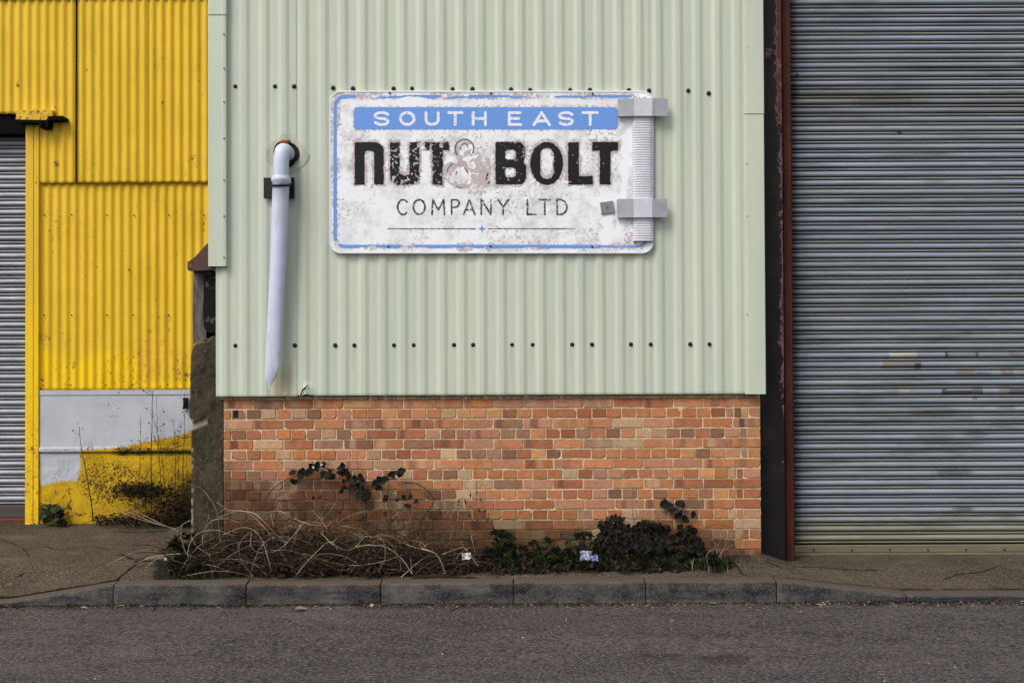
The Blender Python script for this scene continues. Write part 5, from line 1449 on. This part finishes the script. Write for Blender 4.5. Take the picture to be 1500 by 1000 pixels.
# --- weeds at the yellow wall
YV = YW-.10
WE = empty('dead_weed_stand', (XZ(225, 765, YV)[0], YV, ZYW), 'tall dead weed stalks and brambles in the corner of yellow wall and pier', 'weeds')
mb = MB()
def stalk(mb, pl, r_, c, tw=6, spread=.09):
    pts = [P(a, b, YV+rnd.uniform(-.03, .03)) for a, b in pl]; cane(mb, pts, r_, r_*.35, c)
    for k in range(tw):
        t = rnd.uniform(.35, 1); i = min(len(pts)-2, int(t*(len(pts)-1))); q = pts[i].lerp(pts[i+1], t*(len(pts)-1)-i)
        e = q+Vector((rnd.uniform(-1, 1)*spread, rnd.uniform(-.03, .0), rnd.uniform(.2, 1)*spread)); cane(mb, [q, (q+e)/2+Vector((0, 0, -.006)), e], .0012, .0006, c, 4)
        if rnd.random() < .5: leaf(mb, e, .012, c)
for (pl, r_, tw) in (([(137, 762), (131, 720), (124, 680), (119, 655), (116, 625)], .005, 8), ([(202, 762), (204, 700), (206, 650), (206, 608)], .003, 8), ([(222, 765), (221, 700), (222, 640), (223, 580), (222, 572)], .005, 9),
                     ([(237, 740), (234, 680), (231, 635), (229, 578)], .0032, 10), ([(245, 745), (236, 660), (227, 620), (222, 600)], .003, 8), ([(268, 760), (268, 690), (270, 640), (270, 576)], .004, 10), ([(258, 760), (257, 690), (256, 640), (252, 612)], .0028, 12),
                     ([(276, 770), (274, 700), (272, 640)], .003, 8), ([(215, 765), (214, 730), (212, 700)], .003, 4), ([(250, 765), (248, 720), (246, 690)], .003, 6), ([(262, 700), (261, 650), (266, 620)], .002, 8)):
    stalk(mb, pl, r_, rnd.choice(DSTEM), tw)
for k in range(150):
    a = rnd.triangular(165, 282, 262); b = rnd.uniform(690, 768) if a > 200 else rnd.uniform(725, 768)
    q = P(a, b, YV+rnd.uniform(-.18, .05)); e = q+Vector((rnd.uniform(-.22, .22), rnd.uniform(-.05, .05), rnd.uniform(-.1, .14)))
    cane(mb, [q, (q+e)/2+Vector((rnd.uniform(-.03, .03), 0, rnd.uniform(.0, .04))), e], .0016, .0008, rnd.choice(DSTEM), 4)
cane(mb, [P(150, 756, YV-.1), P(200, 745, YV-.1), P(250, 728, YV-.12), P(284, 706, YV-.14)], .003, .002, lin(96, 66, 50)); cane(mb, [P(120, 766, YV-.1), P(180, 755, YV-.15), P(240, 745, YV-.2), P(282, 718, YV-.3)], .003, .0015, lin(80, 58, 42))
for k in range(3): cane(mb, [P(165+k*14, 745, .75), P(210+k*8, 762, .6), P(262, 775+k*2, .45)], .003, .002, PALE[1])
mb.build('stalk', M['cane'], WE)
mb = MB()
for k in range(1800):
    z_ = rnd.random()
    if z_ < .35: a, b = rnd.gauss(205, 22), rnd.gauss(719, 6)
    elif z_ < .7: a, b = rnd.gauss(255, 15), rnd.gauss(742, 16)
    else: a, b = rnd.uniform(140, 283), rnd.gauss(762, 4)
    if a > 286: continue
    q = P(a, min(b, 768), YV+rnd.uniform(-.1, .06)); leaf(mb, q, rnd.uniform(.008, .022), tuple(v*.6 for v in rnd.choice(DL+IV)[:3]), wide=.45, curl=.6)
mb.build('foliage', M['leaf'], WE)
# broad leaved weed at the jamb
BW = empty('broadleaf_weed', (XZ(76, 766, YV)[0], YV, ZYW), 'small dark green broadleaf weed at the foot of the yellow jamb', 'weed')
mb = MB()
for k in range(60):
    a = 76+rnd.gauss(0, 6.5); b = rnd.uniform(742, 767)
    leaf(mb, P(a, b, YV+rnd.uniform(-.06, .04)), rnd.uniform(.03, .065), tuple(v*rnd.uniform(.7, 1.4) for v in rnd.choice(WD)[:3]), Vector((rnd.uniform(-.8, .8), -1, rnd.uniform(0, 1))), Vector((a-76+rnd.uniform(-4, 4), 0, rnd.uniform(0, 8))), wide=.55)
mb.build('foliage', M['leaf'], BW)

# ------------------------------------------------------------ litter and loose bits
def scrap(name, px, py, y, w_, h_, mat, label, cat, seed, n=7, cols=None, z_up=0):
    mb = MB(); rr_ = random.Random(seed); c = P(px, py, y); G = []
    for j in range(n):
        row = []
        for i in range(n):
            u, v_ = i/(n-1)-.5, j/(n-1)-.5
            row.append((c.x+u*w_+rr_.uniform(-.06, .06)*w_, c.y+rr_.uniform(-.12, .12)*w_+.1*w_*math.sin(u*7+seed)*2, c.z+v_*h_+rr_.uniform(-.07, .07)*h_))
        G.append(row)
    k0 = len(mb.v); G = np.array(G); mb.v += [tuple(p) for p in G.reshape(-1, 3).tolist()]
    for j in range(n-1):
        for i in range(n-1):
            a = k0+j*n+i; cc = cols(i/(n-1), j/(n-1), rr_)
            mb.face((a, a+1, a+n+1, a+n), cc)
    return tag(mb.build(name, mat, origin=(c.x, c.y, c.z-h_/2), solid=.001), label, cat)
t = NT('crumpled_paper'); M['paper'] = t.out(t.attr('tint', 'Color'), .6)
def pk(u, v, r_):
    if u > .6 and v < .7: return lin(88, 104, 160) if r_.random() < .7 else lin(176, 180, 196)
    return lin(188, 190, 204) if r_.random() < .75 else lin(134, 142, 176)
yl = -.40
scrap('litter_packet', 859, 813.5, yl, .085, .065, M['paper'], 'crumpled blue and white packet lying in the weeds', 'litter', 3, 8, pk)
scrap('packet_flap', 871, 817, yl-.015, .045, .04, M['paper'], 'small blue flap torn off beside the crumpled packet', 'litter', 6, 6, lambda u, v, r_: lin(94, 110, 166) if r_.random() < .5 else lin(176, 180, 200))
scrap('paper_scrap', 683, 814, -.38, .06, .045, M['paper'], 'crumpled white paper scrap among the dead stems', 'litter', 9, 7, lambda u, v, r_: lin(205, 204, 208) if r_.random() < .75 else lin(150, 150, 152))
def stone(name, px, py, w_, d_, h_, c, label, cat, seed, irregular=.2):
    p = on_ground(px, py) if py < 850 else None
    if p is None:
        d = _F+_R*((px-750)/FPX)-_U*((py-500)/FPX); p = CAM+d*((ZROAD-HC+.004)/d.z); p.z = road_z(p.x, p.y)
    rr_ = random.Random(seed); mb = MB(); n = 11; rings = []
    rad = [1+rr_.uniform(-irregular, irregular) for _ in range(n)]
    for (s_, zz) in ((1.0, -.1), (1.02, .35), (.96, .85), (.80, 1.0)):
        rings.append([mb.vert((p.x+math.cos(2*math.pi*k/n)*w_*rad[k]*s_, p.y+math.sin(2*math.pi*k/n)*d_*rad[k]*s_, p.z+h_*zz*(1+rr_.uniform(-.1, .1)))) for k in range(n)])
    for a, b in zip(rings, rings[1:]):
        for k in range(n): mb.face((a[k], a[(k+1) % n], b[(k+1) % n], b[k]), c)
    mb.face(rings[-1], c)
    return tag(mb.build(name, M['grit'], origin=(p.x, p.y, p.z)), label, cat)
stone('broken_slab', 226, 817, .095, .075, .018, lin(128, 118, 106), 'flat broken slab of concrete on the cracked pavement left of the brambles', 'rubble', 4, .3)
stone('broken_slab', 206, 819, .05, .07, .03, lin(84, 76, 68), 'small dark wedge of broken slab beside the flat pale one', 'rubble', 5, .35)
stone('pebble', 243, 820, .013, .011, .018, lin(214, 210, 204), 'white pebble at the right end of the broken slab', 'pebble', 6)
stone('pebble', 27, 850, .008, .008, .009, lin(190, 186, 178), 'tiny pale pebble on the far left pavement', 'pebble', 8)
stone('pebble', 545, 886, .013, .01, .012, lin(190, 186, 178), 'pale pebble in the gutter below the bramble tangle', 'pebble', 9)
def gutter_leaf(px, py, s_, c, label):
    d = _F+_R*((px-750)/FPX)-_U*((py-500)/FPX); p = CAM+d*((ZROAD-HC+.01)/d.z); mb = MB()
    leaf(mb, (p.x-s_*.5, p.y, road_z(p.x, p.y)+.012), s_, c, Vector((.1, -.25, 1)), Vector((1, .25, .05)), .3, .3)
    tag(mb.build('dead_leaf', M['leaf'], origin=p), label, 'leaf')
gutter_leaf(123, 891, .045, lin(150, 132, 112), 'pale dead leaf in the gutter below the sloping left kerb')
gutter_leaf(441, 894, .085, lin(128, 112, 96), 'long curled dead leaf in the gutter below the dead brambles')
mb = MB(); d0 = [(658, 896), (668, 890), (678, 885), (683, 881)]
pts = []
for a, b in d0:
    d = _F+_R*((a-750)/FPX)-_U*((b-500)/FPX); p = CAM+d*((ZROAD-HC+.012)/d.z); pts.append(p)
cane(mb, pts, .0035, .002, lin(84, 70, 54)); tag(mb.build('twig', M['cane'], origin=pts[0]), 'bare twig lying in the gutter in front of the kerb', 'twig')
mb = MB(); q = on_ground(986, 821)
for k in range(9): leaf(mb, q+Vector((rnd.uniform(-.02, .02), rnd.uniform(-.02, .01), .02+rnd.uniform(0, .02))), .016, lin(158, 134, 30))
tag(mb.build('yellow_leaf', M['leaf'], origin=q), 'tiny yellow leaves low in the weeds below the ivy mound', 'leaves')
# grit on road and pavement
mb = MB()
GC = [lin(128, 118, 104), lin(100, 90, 78), lin(166, 156, 140), lin(80, 72, 64), lin(60, 54, 48), lin(128, 112, 92)]
def chip_(mb, x, y, z, s_):
    c = rnd.choice(GC); a = rnd.uniform(0, 6.28); n0 = len(mb.v)
    for k in range(4): mb.v.append((x+s_*math.cos(a+k*1.57)*rnd.uniform(.6, 1.2), y+s_*math.sin(a+k*1.57)*rnd.uniform(.6, 1.2), z))
    mb.v.append((x, y, z+s_*rnd.uniform(.5, 1)))
    for k in range(4): mb.face((n0+k, n0+(k+1) % 4, n0+4), c)
for i in range(6500):
    x = rnd.uniform(-4.3, 4.3); u = rnd.random(); y = YK-.004-abs(rnd.gauss(0, .10)) if u < .75 else rnd.uniform(-2.6, YK)
    if u < .75 and rnd.random() > 1.5*float(fbm(x*3.3, 5, 71))**1.6: continue
    chip_(mb, x, y, road_z(x, y)-.001, rnd.uniform(.0015, .0055) if rnd.random() < .93 else rnd.uniform(.006, .010))
for i in range(5000):
    x = rnd.uniform(-4.6, 4.6); y = rnd.uniform(YK+.13, .0) if rnd.random() < .7 or (XPL < x < XCOR) else rnd.uniform(0, YW-.05)
    if x > XCOR and y > YS-.03: continue
    chip_(mb, x, y, gz(x, y)-.001, rnd.uniform(.0012, .0042))
tag(mb.build('loose_grit', M['grit'], origin=(0, -.6, ZROAD)), 'loose stone chips and grit scattered on gutter and pavement', 'grit', kind='stuff')
# moss and dirt line in the gutter
mb = MB()
for i in range(2600):
    x = rnd.uniform(-4.2, 4.2); d_ = float(vnoise(x*3.1, 1, 9))
    if rnd.random() > .25+.9*d_: continue
    y = YK-.002-abs(rnd.gauss(0, .012)); blade(mb, x, y, road_z(x, y)-.004, rnd.uniform(.006, .018+.02*d_*d_), rnd.choice([lin(30, 32, 20), lin(38, 34, 24), lin(52, 50, 30)]), .8, .002)
for i in range(1500):
    x = rnd.uniform(-4.2, 4.2); y = YK-abs(rnd.gauss(0, .03)); leaf(mb, (x, y, road_z(x, y)+.002), rnd.uniform(.004, .013), rnd.choice(DL+[lin(96, 80, 60)]), Vector((rnd.uniform(-.5, .5), -.5, 1)))
for i in range(520):
    x = rnd.uniform(-4.2, 4.2)
    if float(fbm(x*2.1, 9, 81)) < .45: continue
    y = YK-.01-abs(rnd.gauss(0, .07)); leaf(mb, (x, y, road_z(x, y)+.004), rnd.uniform(.012, .03), rnd.choice(DL+[lin(96, 80, 60), lin(120, 104, 84), lin(70, 56, 42)]), Vector((rnd.uniform(-.5, .5), -.3, 1)), Vector((rnd.uniform(-1, 1), rnd.uniform(-1, 1), .1)), .5, .4)
for i in range(60):
    x = rnd.uniform(-4, 4); y = YK-.02-abs(rnd.gauss(0, .06)); q = Vector((x, y, road_z(x, y)+.004)); e = q+Vector((rnd.uniform(-.08, .08), rnd.uniform(-.04, .04), .003)); mb.tube([q, (q+e)/2+Vector((0, .006, .002)), e], .0014, 4, rnd.choice(DSTEM+PALE[2:]))
tag(mb.build('gutter_moss', M['leaf'], origin=(0, YK, ZROAD)), 'moss, dirt and tiny plants growing along the foot of the kerb', 'moss', kind='stuff')
